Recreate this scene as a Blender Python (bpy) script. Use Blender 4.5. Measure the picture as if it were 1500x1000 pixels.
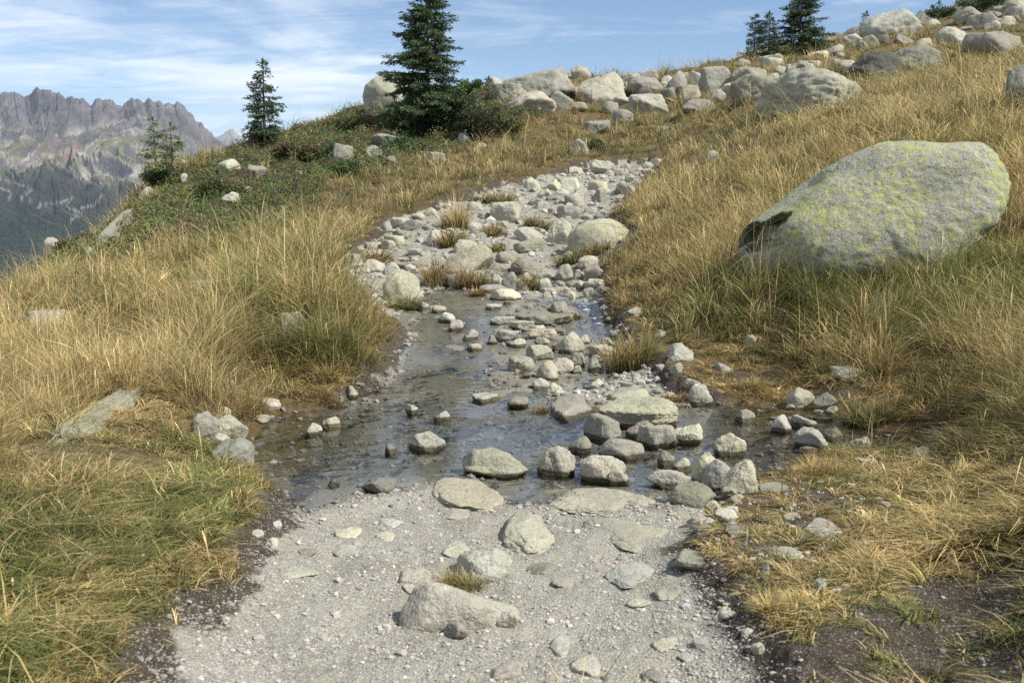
import bpy, math, random
import numpy as np
for _o in list(bpy.data.objects): bpy.data.objects.remove(_o)
scene = bpy.context.scene
COL = scene.collection
R = math.radians
# ------------------------------------------------------------------ camera
CZ = 1.65; PITCH = math.atan(210/1458.0); F = 1458.0
cam = bpy.data.cameras.new('camera'); camo = bpy.data.objects.new('camera', cam); COL.objects.link(camo)
camo.location = (0, 0, CZ); camo.rotation_euler = (math.pi/2-PITCH, 0, 0)
cam.sensor_width = 36.0; cam.lens = 35.0; cam.clip_start = 0.05; cam.clip_end = 60000
cam.dof.use_dof = True; cam.dof.focus_distance = 9.5; cam.dof.aperture_fstop = 5.6
scene.camera = camo
# ------------------------------------------------------------------ sun and sky
SUN_EL, SUN_AZ = 47.0, 117.0          # azimuth clockwise from +Y (view direction): the sun stands to the right
sd = bpy.data.lights.new('sun', 'SUN'); sd.energy = 5.0; sd.angle = R(0.53); sd.color = (1.0, 0.955, 0.86)
so = bpy.data.objects.new('sun', sd); COL.objects.link(so)
so.rotation_euler = (R(90-SUN_EL), 0, R(-SUN_AZ+180))
world = bpy.data.worlds.new('World'); scene.world = world; world.use_nodes = True
view = scene.view_settings
view.view_transform = 'Standard'; view.look = 'None'; view.exposure = 0.50; view.gamma = 1.0
try: view.use_curve_mapping = False
except Exception: pass
scene.cycles.max_bounces = 6; scene.cycles.transparent_max_bounces = 8
scene.cycles.volume_bounces = 0; scene.cycles.use_denoising = False
scene.cycles.sample_clamp_indirect = 4.0

class NT:
    """tiny node helper"""
    def __init__(s, tree): s.t = tree; s.n = tree.nodes; s.l = tree.links
    def node(s, typ, **kw):
        n = s.n.new(typ)
        for k, v in kw.items():
            if k.startswith('_'): setattr(n, k[1:], v)
        return n
    def put(s, sock, v):
        if v is None: return
        if isinstance(v, bpy.types.NodeSocket): s.l.new(v, sock)
        elif isinstance(v, tuple) and len(v) == 3 and sock.type == 'RGBA': sock.default_value = (*v, 1)
        else: sock.default_value = v
    def noise(s, vec, scale, detail=4, rough=.55, dist=0.0):
        n = s.n.new('ShaderNodeTexNoise'); s.put(n.inputs['Vector'], vec)
        n.inputs['Scale'].default_value = scale; n.inputs['Detail'].default_value = detail
        n.inputs['Roughness'].default_value = rough; n.inputs['Distortion'].default_value = dist
        return n.outputs['Fac']
    def voro(s, vec, scale, feature='F1', out='Distance'):
        n = s.n.new('ShaderNodeTexVoronoi'); n.feature = feature; s.put(n.inputs['Vector'], vec)
        n.inputs['Scale'].default_value = scale
        return n.outputs[out]
    def ramp(s, fac, lo, hi, a=0.0, b=1.0):
        n = s.n.new('ShaderNodeMapRange'); n.interpolation_type = 'SMOOTHSTEP'; s.put(n.inputs[0], fac)
        n.inputs[1].default_value = lo; n.inputs[2].default_value = hi
        n.inputs[3].default_value = a; n.inputs[4].default_value = b
        return n.outputs[0]
    def mix(s, fac, a, b, blend='MIX'):
        n = s.n.new('ShaderNodeMix'); n.data_type = 'RGBA'; n.blend_type = blend
        s.put(n.inputs[0], fac); s.put(n.inputs[6], a); s.put(n.inputs[7], b)
        return n.outputs[2]
    def math(s, op, a, b=0.0, clamp=False):
        n = s.n.new('ShaderNodeMath'); n.operation = op; n.use_clamp = clamp
        s.put(n.inputs[0], a); s.put(n.inputs[1], b)
        return n.outputs[0]
    def vmath(s, op, a, b=None):
        n = s.n.new('ShaderNodeVectorMath'); n.operation = op
        s.put(n.inputs[0], a)
        if b is not None: s.put(n.inputs[1], b)
        return n.outputs[0]
    def bump(s, h, strength, dist, normal=None):
        n = s.n.new('ShaderNodeBump'); s.put(n.inputs['Height'], h)
        n.inputs['Strength'].default_value = strength; n.inputs['Distance'].default_value = dist
        if normal is not None: s.put(n.inputs['Normal'], normal)
        return n.outputs[0]
    def attr(s, name, typ='GEOMETRY', out='Fac'):
        n = s.n.new('ShaderNodeAttribute'); n.attribute_name = name; n.attribute_type = typ
        return n.outputs[out]

w = NT(world.node_tree)
for n in list(w.n): w.n.remove(n)
sky = w.n.new('ShaderNodeTexSky'); sky.sky_type = 'NISHITA'; sky.sun_disc = False
sky.sun_elevation = R(SUN_EL); sky.sun_rotation = R(SUN_AZ); sky.altitude = 2100; sky.air_density = 1.0
sky.dust_density = 0.15; sky.ozone_density = 2.2
tc = w.n.new('ShaderNodeTexCoord'); sep = w.n.new('ShaderNodeSeparateXYZ'); w.l.new(tc.outputs['Generated'], sep.inputs[0])
den = w.math('ADD', w.math('MAXIMUM', sep.outputs[2], 0.0), 0.16)
comb = w.n.new('ShaderNodeCombineXYZ')
w.put(comb.inputs[0], w.math('DIVIDE', sep.outputs[0], den)); w.put(comb.inputs[1], w.math('DIVIDE', sep.outputs[1], den))
mp = w.n.new('ShaderNodeMapping'); w.l.new(comb.outputs[0], mp.inputs[0])
mp.inputs['Rotation'].default_value = (0, 0, R(30)); mp.inputs['Scale'].default_value = (0.62, 1.15, 1)
mp.inputs['Location'].default_value = (3.1, 1.7, 0)
c1 = w.noise(mp.outputs[0], 1.15, 6, .56, .7)
c2 = w.noise(mp.outputs[0], 3.4, 5, .58, 1.0)
leftm = w.ramp(sep.outputs[0], -0.45, 0.28, 0.10, -0.045)
cl = w.math('ADD', w.math('ADD', w.math('MULTIPLY', c1, .72), w.math('MULTIPLY', c2, .28)), leftm)
cmask = w.ramp(cl, 0.47, 0.70, 0.0, 0.85)
CLOUD = (8.6, 9.0, 9.6)
skyc = w.mix(cmask, sky.outputs[0], CLOUD)
bg = w.n.new('ShaderNodeBackground'); w.l.new(skyc, bg.inputs[0]); bg.inputs[1].default_value = 0.095
wo = w.n.new('ShaderNodeOutputWorld'); w.l.new(bg.outputs[0], wo.inputs[0])

# ------------------------------------------------------------------ numeric helpers
def rng(seed): return np.random.default_rng(seed)
_pr = rng(7); _PERM = np.concatenate([_pr.permutation(256)]*3).astype(np.int64)
_G3 = _pr.normal(size=(256, 3)); _G3 /= np.linalg.norm(_G3, axis=1)[:, None]
_G2 = np.stack([np.cos(np.arange(256)*2.399), np.sin(np.arange(256)*2.399)], 1)
def perlin2(x, y):
    xi = np.floor(x).astype(np.int64); yi = np.floor(y).astype(np.int64); xf = x-xi; yf = y-yi
    u = xf*xf*xf*(xf*(xf*6-15)+10); v = yf*yf*yf*(yf*(yf*6-15)+10); xi &= 255; yi &= 255
    def g(dx, dy):
        h = _PERM[_PERM[xi+dx]+yi+dy]; G = _G2[h]
        return G[..., 0]*(xf-dx)+G[..., 1]*(yf-dy)
    a = g(0, 0); b = g(1, 0); c = g(0, 1); d = g(1, 1)
    return ((a+(b-a)*u)*(1-v)+(c+(d-c)*u)*v)*1.5
def perlin3(p):
    x, y, z = p[..., 0], p[..., 1], p[..., 2]
    xi = np.floor(x).astype(np.int64); yi = np.floor(y).astype(np.int64); zi = np.floor(z).astype(np.int64)
    xf = x-xi; yf = y-yi; zf = z-zi; fd = lambda t: t*t*t*(t*(t*6-15)+10)
    u, v, ww = fd(xf), fd(yf), fd(zf); xi &= 255; yi &= 255; zi &= 255
    def g(dx, dy, dz):
        G = _G3[_PERM[_PERM[_PERM[xi+dx]+yi+dy]+zi+dz]]
        return G[..., 0]*(xf-dx)+G[..., 1]*(yf-dy)+G[..., 2]*(zf-dz)
    l = lambda a, b, t: a+(b-a)*t
    return l(l(l(g(0,0,0), g(1,0,0), u), l(g(0,1,0), g(1,1,0), u), v), l(l(g(0,0,1), g(1,0,1), u), l(g(0,1,1), g(1,1,1), u), v), ww)*1.4
def fbm2(x, y, octv=4, gain=.5, lac=2.03, seed=0):
    s = 0; a = 1; t = 0; x = x+seed*17.31; y = y+seed*9.77
    for i in range(octv):
        s = s+a*perlin2(x, y); t += a; a *= gain; x = x*lac+13.7; y = y*lac+5.3
    return s/t
def ridged2(x, y, octv=5, gain=.5, lac=2.1, seed=0):
    s = 0; a = 1; t = 0; x = x+seed*17.31; y = y+seed*9.77
    for i in range(octv):
        s = s+a*(1-np.abs(perlin2(x, y))*2); t += a; a *= gain; x = x*lac+13.7; y = y*lac+5.3
    return s/t
def fbm3(p, octv=4, gain=.5, lac=2.05):
    s = 0; a = 1; t = 0
    for i in range(octv):
        s = s+a*perlin3(p); t += a; a *= gain; p = p*lac+np.array([11.3, 7.1, 3.9])
    return s/t
def sstep(a, b, x):
    t = np.clip((x-a)/(b-a), 0, 1); return t*t*(3-2*t)
def sdf(px, py, poly):
    """signed distance to a closed polygon, negative inside"""
    poly = np.asarray(poly, float); sh = px.shape; x = px.ravel(); y = py.ravel()
    d = np.full(x.shape, 1e18); ins = np.zeros(x.shape, bool); n = len(poly)
    for i in range(n):
        ax, ay = poly[i]; bx, by = poly[(i+1) % n]; ex, ey = bx-ax, by-ay
        t = np.clip(((x-ax)*ex+(y-ay)*ey)/(ex*ex+ey*ey+1e-12), 0, 1)
        d = np.minimum(d, (x-ax-t*ex)**2+(y-ay-t*ey)**2)
        c = ((ay > y) != (by > y)); 
        with np.errstate(divide='ignore', invalid='ignore'):
            xx = ax+(y-ay)*ex/(ey if ey != 0 else 1e-12)
        ins ^= c & (x < xx)
    d = np.sqrt(d); d[ins] *= -1
    return d.reshape(sh)
def ray(px, py):
    """slope pair (u = X/Y, w = dZ/Y) of the view ray through a photograph pixel"""
    a = (np.asarray(px, float)-750)/F; b = (500-np.asarray(py, float))/F
    c, s = math.cos(PITCH), math.sin(PITCH); yy = c+b*s
    return a/yy, (-s+b*c)/yy
def to_px(X, Y, Z):
    c, s = math.cos(PITCH), math.sin(PITCH); z = Z-CZ
    dep = Y*c-z*s; up = Y*s+z*c
    return 750+F*X/dep, 500-F*up/dep

def mk_mesh(name, V, faces, mats=(), attrs=None, smooth=True):
    """faces: int array (n,k) or list of such arrays"""
    me = bpy.data.meshes.new(name); fl = faces if isinstance(faces, list) else [faces]
    fl = [np.asarray(f, np.int32) for f in fl if len(f)]
    V = np.asarray(V, np.float32)
    loops = np.concatenate([f.ravel() for f in fl]); tot = np.concatenate([np.full(len(f), f.shape[1], np.int32) for f in fl])
    st = np.concatenate([[0], np.cumsum(tot)[:-1]]).astype(np.int32)
    me.vertices.add(len(V)); me.vertices.foreach_set('co', V.ravel())
    me.loops.add(len(loops)); me.loops.foreach_set('vertex_index', loops)
    me.polygons.add(len(tot)); me.polygons.foreach_set('loop_start', st)
    try: me.polygons.foreach_set('loop_total', tot)
    except Exception: pass
    me.polygons.foreach_set('use_smooth', np.full(len(tot), smooth, bool))
    for k, v in (attrs or {}).items():
        v = np.asarray(v, np.float32)
        if v.ndim == 1:
            a = me.attributes.new(k, 'FLOAT', 'POINT'); a.data.foreach_set('value', v)
        else:
            if v.shape[1] == 3: v = np.concatenate([v, np.ones((len(v), 1), np.float32)], 1)
            a = me.attributes.new(k, 'FLOAT_COLOR', 'POINT'); a.data.foreach_set('color', np.ascontiguousarray(v).ravel())
    me.update(calc_edges=True); me.validate()
    for m in mats: me.materials.append(m)
    return me
def link(name, me, loc=(0, 0, 0), parent=None, label=None, cat=None, group=None, kind=None):
    o = bpy.data.objects.new(name, me); COL.objects.link(o); o.location = loc
    if parent is not None: o.parent = parent
    if label: o['label'] = label
    if cat: o['category'] = cat
    if group: o['group'] = group
    if kind: o['kind'] = kind
    return o
def grid_faces(nr, nc, keep=None):
    i = np.arange((nr-1)*(nc-1)); r = i//(nc-1); c = i % (nc-1); a = r*nc+c
    f = np.stack([a, a+1, a+nc+1, a+nc], 1)
    return f if keep is None else f[keep.ravel()]
def new_mat(name):
    m = bpy.data.materials.new(name); m.use_nodes = True; t = NT(m.node_tree)
    for n in list(t.n): t.n.remove(n)
    out = t.n.new('ShaderNodeOutputMaterial')
    return m, t, out
def principled(t, out, color, rough, normal=None, spec=.35):
    b = t.n.new('ShaderNodeBsdfPrincipled'); t.put(b.inputs['Base Color'], color); t.put(b.inputs['Roughness'], rough)
    b.inputs['Specular IOR Level'].default_value = spec
    if normal is not None: t.put(b.inputs['Normal'], normal)
    t.l.new(b.outputs[0], out.inputs[0]); return b

# ------------------------------------------------------------------ terrain: a surface through surveyed points (pixel + depth or height)
CTRL = []
def cy(px, py, Y): u, ww = ray(px, py); CTRL.append((float(u), math.log(Y), float(ww)))
def cz(px, py, z): u, ww = ray(px, py); Y = (z-CZ)/ww; CTRL.append((float(u), math.log(Y), float(ww)))
for x, y, z in [(750,1300,.16),(200,1300,.3),(1300,1300,.25),(-400,1300,.5),(1900,1300,.5),
    (400,1000,.12),(750,1000,.10),(1000,1000,.10),(1250,1000,.2),(1500,1000,.25),(1900,1000,.45),(0,1000,.30),(150,950,.27),(-400,1000,.45),
    (300,860,.14),(500,860,.08),(750,860,.07),(1000,860,.08),(1250,880,.15),(1500,860,.25),(1900,850,.5),(0,850,.33),(150,800,.28),(-400,850,.42),
    (360,740,.14),(450,740,.02),(600,740,.02),(750,760,.04),(950,760,.03),(1100,740,.03),(1250,730,.10),(1450,740,.25),(1850,720,.6),
    (280,690,.12),(150,690,.28),(0,720,.33),(-400,700,.33),
    (420,660,0),(600,660,0),(760,660,0),(950,660,0),(1100,650,0),(1250,645,0),(1350,645,.02),(1450,640,.28),(1600,620,.6),
    (330,600,.05),(500,600,0),(650,590,0),(780,590,0),(1000,590,0),(1150,590,.02),(1290,590,.13),
    (250,570,.3),(120,600,.32),(0,600,.25),(-400,600,.1),
    (540,545,.05),(640,520,.08),(740,510,.12),(840,540,.06),(960,550,.06),(1080,540,.10)]: cz(x, y, z)
for x, y, d in [(700,430,13.6),(620,440,13.0),(820,430,13.6),(880,470,11.7),(720,470,11.4),
    (560,420,14.3),(510,400,15.0),(640,380,16.2),(750,350,18.2),(850,380,16.3),(560,335,19.3),(650,305,21.0),(800,290,22.6),(880,330,19.3),
    (900,255,27.0),(960,240,29.5),(760,268,24.5),
    (700,240,28.0),(700,205,33.0),(850,205,34.0),(1000,205,31.0),(900,165,40.0),(620,230,30.0),(560,270,25.0),(460,300,23.0),(620,280,23.5),
    (980,300,18.0),(1000,380,13.6),(930,420,13.3),(1000,450,11.4),(1050,250,22.0),(1100,400,10.9),(1160,418,10.2),(1300,400,10.3),(1440,380,10.2),
    (1500,320,11.5),(1500,430,9.0),(1300,480,8.9),(1150,480,9.7),(1450,530,7.4),(1300,550,7.7),(1150,330,13.8),(1200,250,17.5),(1200,195,21.5),(1350,190,17.5),(1350,150,23.5),(1500,190,16.0),
    (1500,140,20.5),(1500,60,48.0),(1350,90,44.0),(1220,130,34.0),(1100,150,33.0),(1000,165,37.0),(1430,110,32.0),(1850,-20,40.0),(1850,150,16.0),(1850,300,10.0),(1850,450,7.0),
    (480,440,10.9),(430,390,13.6),(400,520,9.0),(500,520,9.1),(560,470,11.2),(300,450,12.2),(350,350,19.0),(200,400,15.5),(150,500,10.6),(50,470,12.2),(0,548,9.4),
    (200,330,22.0),(300,300,24.0),(400,270,27.0),(500,230,31.0),(600,195,35.0),(-400,520,11.0)]: cy(x, y, d)
CREST = [(-400,560,17.0),(-200,535,18.0),(0,448,19.0),(60,414,21.0),(110,376,22.5),(160,330,24.5),(210,282,26.5),(260,250,29.0),(330,222,32.0),(400,200,36.0),(470,180,39.0),(530,158,42.0),
    (620,145,45.0),(720,128,47.0),(830,118,48.0),(930,112,49.0),(1010,106,51.0),(1090,88,55.0),(1180,72,60.0),(1250,60,64.0),(1330,44,70.0),(1420,26,76.0),(1500,8,80.0),(1700,-50,84.0),(2000,-130,90.0)]
for x, y, d in CREST:
    cy(x, y, d); u, ww = CTRL[-1][0], CTRL[-1][2]
    CTRL.append((u, math.log(d*1.2), ww-.022)); CTRL.append((u, math.log(d*1.7), ww-.10)); CTRL.append((u, math.log(d*2.6), ww-.22))
C = np.array(CTRL); CP = np.stack([C[:, 0]*2.3, C[:, 1]], 1)
def _tps(r2): return 0.5*r2*np.log(r2+1e-12)
_n = len(C); _A = np.zeros((_n+3, _n+3))
_A[:_n, :_n] = _tps(((CP[:, None]-CP[None])**2).sum(-1))+np.eye(_n)*6e-4
_A[:_n, _n] = 1; _A[:_n, _n+1:] = CP; _A[_n, :_n] = 1; _A[_n+1:, :_n] = CP.T
_sol = np.linalg.solve(_A, np.concatenate([C[:, 2], np.zeros(3)]))
def wsurf(u, lY):
    """elevation slope of the smooth ground"""
    p = np.stack([np.ravel(u)*2.3, np.ravel(lY)], 1); out = np.empty(len(p))
    for i in range(0, len(p), 40000):
        q = p[i:i+40000]; K = _tps(((q[:, None]-CP[None])**2).sum(-1))
        out[i:i+40000] = K@_sol[:_n]+_sol[_n]+q@_sol[_n+1:]
    return out.reshape(np.shape(u))
_LY = np.linspace(math.log(.9), math.log(150), 800)
def base_hit(px, py):
    u, wr = ray(px, py); ws = wsurf(np.full(_LY.shape, float(u)), _LY)
    i = np.argmax(ws >= wr)
    if ws[i] < wr or i == 0: i = int(np.argmax(ws)) if i == 0 and ws[0] < wr else max(i, 1)
    Y = math.exp(_LY[i]); return (float(u)*Y, Y)
def wpoly(pts): return np.array([base_hit(x, y) for x, y in pts])

NR, u_in = 760, np.linspace(-.56, .56, 720)
_s = np.linspace(0, 1, 60)[1:]
UC = np.concatenate([(-.56-_s**1.5*.9)[::-1], u_in, .56+_s**1.5*.9]); NC = len(UC)
LR = np.linspace(math.log(.9), math.log(150), NR)
# smooth ground evaluated on a coarser grid, then interpolated
_cu = np.linspace(UC[0], UC[-1], 181); _cl = np.linspace(LR[0], LR[-1], 161)
_cw = wsurf(*np.meshgrid(_cu, _cl))
def bil(G, gu, gl, u, l):
    fu = np.interp(u, gu, np.arange(len(gu))); fl = np.interp(l, gl, np.arange(len(gl)))
    iu = np.clip(fu.astype(int), 0, len(gu)-2); il = np.clip(fl.astype(int), 0, len(gl)-2); du = fu-iu; dl = fl-il
    return (G[il, iu]*(1-du)+G[il, iu+1]*du)*(1-dl)+(G[il+1, iu]*(1-du)+G[il+1, iu+1]*du)*dl
# cubic-ish: separable spline would be overkill, the coarse step is far below the control spacing
U2, L2 = np.meshgrid(UC, LR); GY = np.exp(L2); GX = U2*GY
GB = CZ+GY*bil(_cw, _cu, _cl, U2, L2)

P_POOL = wpoly([(372,700),(352,668),(368,630),(400,603),(470,592),(540,578),(590,566),(650,574),(720,580),(800,588),(880,600),(985,596),(1060,592),(1130,598),(1200,602),(1290,618),(1375,632),(1378,655),(1290,668),(1210,668),(1120,695),(1060,715),(960,735),(900,728),(830,722),(760,726),(700,712),(640,702),(560,716),(500,728),(440,735),(395,724)])
P_TRICK = wpoly([(560,572),(600,520),(612,470),(640,430),(680,420),(740,432),(800,436),(850,446),(880,478),(912,500),(925,520),(890,530),(850,548),(800,560),(800,590),(720,584),(640,578)])
P_PATH = wpoly([(120,1100),(215,962),(290,890),(345,835),(385,775),(412,742),(440,700),(500,640),(478,592),(540,570),(572,530),(590,480),(545,455),(500,440),(490,412),(510,375),(545,350),(560,325),(640,302),(700,282),(765,264),(850,246),(905,238),(968,232),(972,244),(935,275),(905,305),(890,322),(935,340),(930,362),(885,385),(890,430),(905,475),(950,530),(1000,570),(1050,590),(1060,640),(1095,710),(1040,760),(1010,800),(1040,850),(1090,905),(1140,960),(1190,1100)])
P_SHRUB = wpoly([(-300,570),(0,424),(70,412),(150,404),(230,380),(300,360),(380,342),(450,308),(520,270),(600,238),(660,212),(720,200),(770,186),(790,168),(760,150),(700,135),(620,148),(530,162),(400,206),(260,256),(110,362),(-60,440)])
P_MUD = wpoly([(1120,1100),(1130,960),(1190,905),(1250,880),(1340,850),(1420,815),(1520,790),(1700,800),(1800,1100)])
P_MIX = wpoly([(1000,800),(1050,755),(1100,720),(1160,700),(1260,690),(1320,715),(1320,760),(1280,800),(1230,850),(1190,905),(1130,960),(1080,930),(1030,860)])
P_BANK = wpoly([(900,480),(960,500),(1020,500),(1100,500),(1190,530),(1220,560),(1330,600),(1350,625),(1200,600),(1060,590),(1000,585),(950,540)])
P_TUSS = wpoly([(330,600),(270,590),(240,540),(280,500),(370,450),(430,400),(520,400),(545,470),(570,540),(540,570),(470,580),(400,570)])
P_GREENL = wpoly([(-300,1300),(-300,760),(0,760),(120,720),(250,700),(330,690),(400,740),(340,830),(280,880),(180,980),(100,1300)])
P_PALER = wpoly([(1230,800),(1320,720),(1330,690),(1420,670),(1800,640),(1800,800),(1500,790),(1350,840),(1250,870)])
wob = fbm2(GX*1.7, GY*1.7, 4)*.22*np.clip(GY/9, .6, 2.5)
wob2 = fbm2(GX*5, GY*5, 3, seed=3)*.07
sPATH = sdf(GX, GY, P_PATH)+wob*.8+wob2; sPOOL = sdf(GX, GY, P_POOL)+wob*.45+wob2; sTRI = sdf(GX, GY, P_TRICK)+wob*.6+wob2
sSHR = sdf(GX, GY, P_SHRUB)+wob*3+fbm2(GX*.35, GY*.35, 3, seed=5)*2.2
sMUD = sdf(GX, GY, P_MUD)+wob*1.3+wob2; sMIX = sdf(GX, GY, P_MIX)+wob+wob2; sBANK = sdf(GX, GY, P_BANK)+wob
sTUS = sdf(GX, GY, P_TUSS)+wob; sGL = sdf(GX, GY, P_GREENL)+wob*2; sPL = sdf(GX, GY, P_PALER)+wob*2
path = sstep(.06, -.06, sPATH); shrub = sstep(.8, -.8, sSHR); pool = sstep(.08, -.10, sPOOL); tri = sstep(.12, -.12, sTRI)
grassy = (1-path)*(1-pool)*(1-tri)
# relief
GZ = GB.copy()
far = np.clip(GY/14, .35, 2.2)
GZ += grassy*(fbm2(GX*.9, GY*.9, 4, seed=1)*.10*far+fbm2(GX*.28, GY*.28, 3, seed=2)*.22*np.clip((GY-8)/12, 0, 1.6))
GZ += shrub*(np.abs(fbm2(GX*.8, GY*.8, 3, seed=8))*.55)
lip = sstep(-.22, .03, sPATH)*sstep(.9, .1, sPATH)
GZ += (lip*.05-path*.05)*np.clip(GY/7, .8, 1.7)
GZ += sstep(.1, -.5, sTUS)*.18*(1-path)
GZ += path*(fbm2(GX*2.2, GY*2.2, 5, .55, seed=4)*.045*np.clip(GY/6, .7, 2.4)+fbm2(GX*11, GY*11, 3, .6, seed=6)*.010)
GZ += sstep(-.05,-.4,sMUD)*(fbm2(GX*3, GY*3, 4, seed=12)*.05-.04)
LVL = np.maximum(0, GB-.035); LVL = LVL*sstep(-.45, .25, sPOOL)
bedn = fbm2(GX*3.1, GY*3.1, 4, .55, seed=9)
depth_pool = .008+.03*sstep(0, -.7, sPOOL)+bedn*.030
deep = sstep(.55, .0, np.hypot((GX+.3)/1.9, (GY-6.9)/.7))*.025
pz = LVL-depth_pool-deep
GZ = np.where(sPOOL < .5, GZ*(1-pool)+pz*pool, GZ)
GZ = np.where((sPOOL > .02), np.maximum(GZ, np.minimum(np.clip(.004+.10*sPOOL, 0, .02), .02-.25*(sPOOL-.25))), GZ)
tz = LVL+.002+fbm2(GX*1.7, GY*1.1, 5, .6, seed=10)*.060
_uu = GX/np.maximum(GY, .1); sheet = sstep(.01, -.05, _uu)
tz = tz*(1-sheet)+(LVL-.010+fbm2(GX*1.2, GY*.9, 4, .55, seed=26)*.022)*sheet
GZ = GZ*(1-tri*(1-pool))+tz*tri*(1-pool)
silt = np.clip(np.maximum(tri, sstep(.9, .0, np.hypot((GX+.9)/1.3, (GY-8.6)/1.0)))+sstep(-.45, -.0, sPOOL)*.8, 0, 1)*(1-.85*sstep(1.0, .45, np.hypot((GX-.2)/2.4, (GY-6.75)/.85)))
under = np.clip((LVL-GZ)*18, 0, 1)*np.maximum(pool, tri)
wetz = np.clip(np.maximum(sstep(.05, -.02, sTRI), sstep(.35, -.02, sPOOL)*sstep(.10, .02, GZ-LVL)), 0, 1)
wetz = np.maximum(wetz, sstep(.1, -.5, sBANK)*.6*sstep(.45,.6,.5+fbm2(GX*2,GY*2,3,seed=15)))
edge_soil = sstep(-.20, -.02, sPATH)*sstep(.16, .02, sPATH)*(.75+.9*fbm2(GX*1.6, GY*1.6, 3, seed=13))
soil = np.clip(edge_soil*1.2+sstep(.15, -.25, sMUD)*1.0+sstep(.1, -.3, sMIX)*(.55+1.1*fbm2(GX*3, GY*3, 4, seed=14))+sstep(.2, -.3, sBANK)*(.30+.9*fbm2(GX*1.8, GY*1.8, 3, seed=19)), 0, 1)
midpath = path*sstep(9, 12, GY)*sstep(3.5, .5, np.hypot(GX-1.2, (GY-15)*.8))*sstep(-.1, .2, fbm2(GX*.9, GY*.9, 4, seed=16))
soil = np.clip(soil+midpath*.8, 0, 1)
GZ = GZ+np.clip(soil,0,1)*(1-pool)*(1-tri)*(fbm2(GX*9, GY*9, 3, .6, seed=22)*.016+fbm2(GX*26, GY*26, 2, seed=23)*.006)*sstep(14, 8, GY)+path*(1-pool)*sstep(7,6,GY)*fbm2(GX*1.5, GY*1.1, 3, seed=24)*.03
def gmap(G, X, Y): return bil(G, UC, LR, X/Y, np.log(Y))
_LYh = np.linspace(math.log(1.2), math.log(110), 1500)
def hit(px, py):
    """where the view ray through a pixel meets the ground"""
    u, wr = ray(px, py); Ys = np.exp(_LYh); z = bil(GZ, UC, LR, np.full(Ys.shape, float(u)), _LYh)
    m = (z-CZ)/Ys >= wr; i = int(np.argmax(m))
    if not m[i]: i = int(np.argmax((z-CZ)/Ys))
    Y = Ys[i]; return float(u)*Y, Y, float(z[i])
# ------------------------------------------------------------------ ground mesh and material
m_ground, t, out = new_mat('mountain_ground')
co = t.n.new('ShaderNodeTexCoord').outputs['Object']
A = t.n.new('ShaderNodeAttribute'); A.attribute_name = 'mask_a'; sa = t.n.new('ShaderNodeSeparateColor'); t.l.new(A.outputs['Color'], sa.inputs[0])
B = t.n.new('ShaderNodeAttribute'); B.attribute_name = 'mask_b'; sb = t.n.new('ShaderNodeSeparateColor'); t.l.new(B.outputs['Color'], sb.inputs[0])
n1 = t.noise(co, 2.2, 6, .6); n2 = t.noise(co, 17, 5, .65); n3 = t.noise(co, 90, 3, .7)
v1 = t.voro(co, 85, 'F1', 'Color'); v1d = t.voro(co, 85); v2 = t.voro(co, 230, 'F1', 'Color'); v2d = t.voro(co, 230)
sv1 = t.n.new('ShaderNodeSeparateColor'); t.l.new(v1, sv1.inputs[0]); sv2 = t.n.new('ShaderNodeSeparateColor'); t.l.new(v2, sv2.inputs[0])
grav = t.mix(t.ramp(n1, .35, .68), (.215, .203, .165), (.325, .31, .255))
grav = t.mix(t.ramp(t.noise(co, 4.5, 5, .65), .50, .68, 0, .75), grav, (.30, .262, .195))
grav = t.mix(t.ramp(n2, .38, .66), grav, (.305, .29, .238))
grav = t.mix(t.math('MULTIPLY', t.ramp(sv1.outputs[0], .6, .97), .6), grav, (.45, .44, .385))
grav = t.mix(t.math('MULTIPLY', t.ramp(sv2.outputs[0], .66, .95), .75), grav, (.15, .142, .125))
grav = t.mix(t.math('MULTIPLY', t.ramp(n3, .55, .72), .4), grav, (.20, .185, .16))
grav = t.mix(t.ramp(t.math('ADD', sb.outputs[2], t.math('MULTIPLY', t.math('SUBTRACT', n2, .5), .9)), .3, .7, 0, .85), grav, (.165, .148, .112))
soilc = t.mix(t.ramp(n2, .35, .7), (.036, .027, .018), (.072, .056, .038))
soilc = t.mix(t.math('MULTIPLY', t.ramp(sv2.outputs[1], .9, .99), .8), soilc, (.36, .34, .30))
turf = t.mix(t.ramp(n2, .3, .7), (.060, .045, .020), (.16, .115, .05))
turf = t.mix(t.ramp(n1, .45, .65, 0, .5), turf, (.055, .065, .02))
heath = t.mix(t.ramp(n2, .35, .65), (.020, .030, .010), (.075, .055, .030))
bed = t.mix(t.ramp(n2, .3, .65), (.055, .058, .055), (.13, .125, .105))
bed = t.mix(t.math('MULTIPLY', t.ramp(sv1.outputs[0], .7, .98), .6), bed, (.30, .28, .23))
silt_ = t.mix(t.ramp(n2, .3, .65), (.33, .295, .23), (.50, .46, .37))
bed = t.mix(t.ramp(t.math('ADD', t.math('MULTIPLY', t.attr('silt'), 1.35), t.math('MULTIPLY', t.math('SUBTRACT', n1, .5), 1.1)), .25, .8), bed, silt_)
bed = t.mix(t.math('MULTIPLY', t.ramp(sv2.outputs[0], .7, .95), .6), bed, (.42, .40, .34))
bed = t.mix(t.math('MULTIPLY', t.ramp(sv1.outputs[1], .7, .95), .75), bed, (.05, .052, .05))
bed = t.mix(t.ramp(n1, .52, .72, 0, .45), bed, (.21, .175, .09))
col = t.mix(sb.outputs[0], turf, heath)
pth = t.math('ADD', sa.outputs[0], t.math('MULTIPLY', t.math('SUBTRACT', n2, .5), .6), True)
col = t.mix(t.ramp(pth, .35, .65), col, grav)
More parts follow.
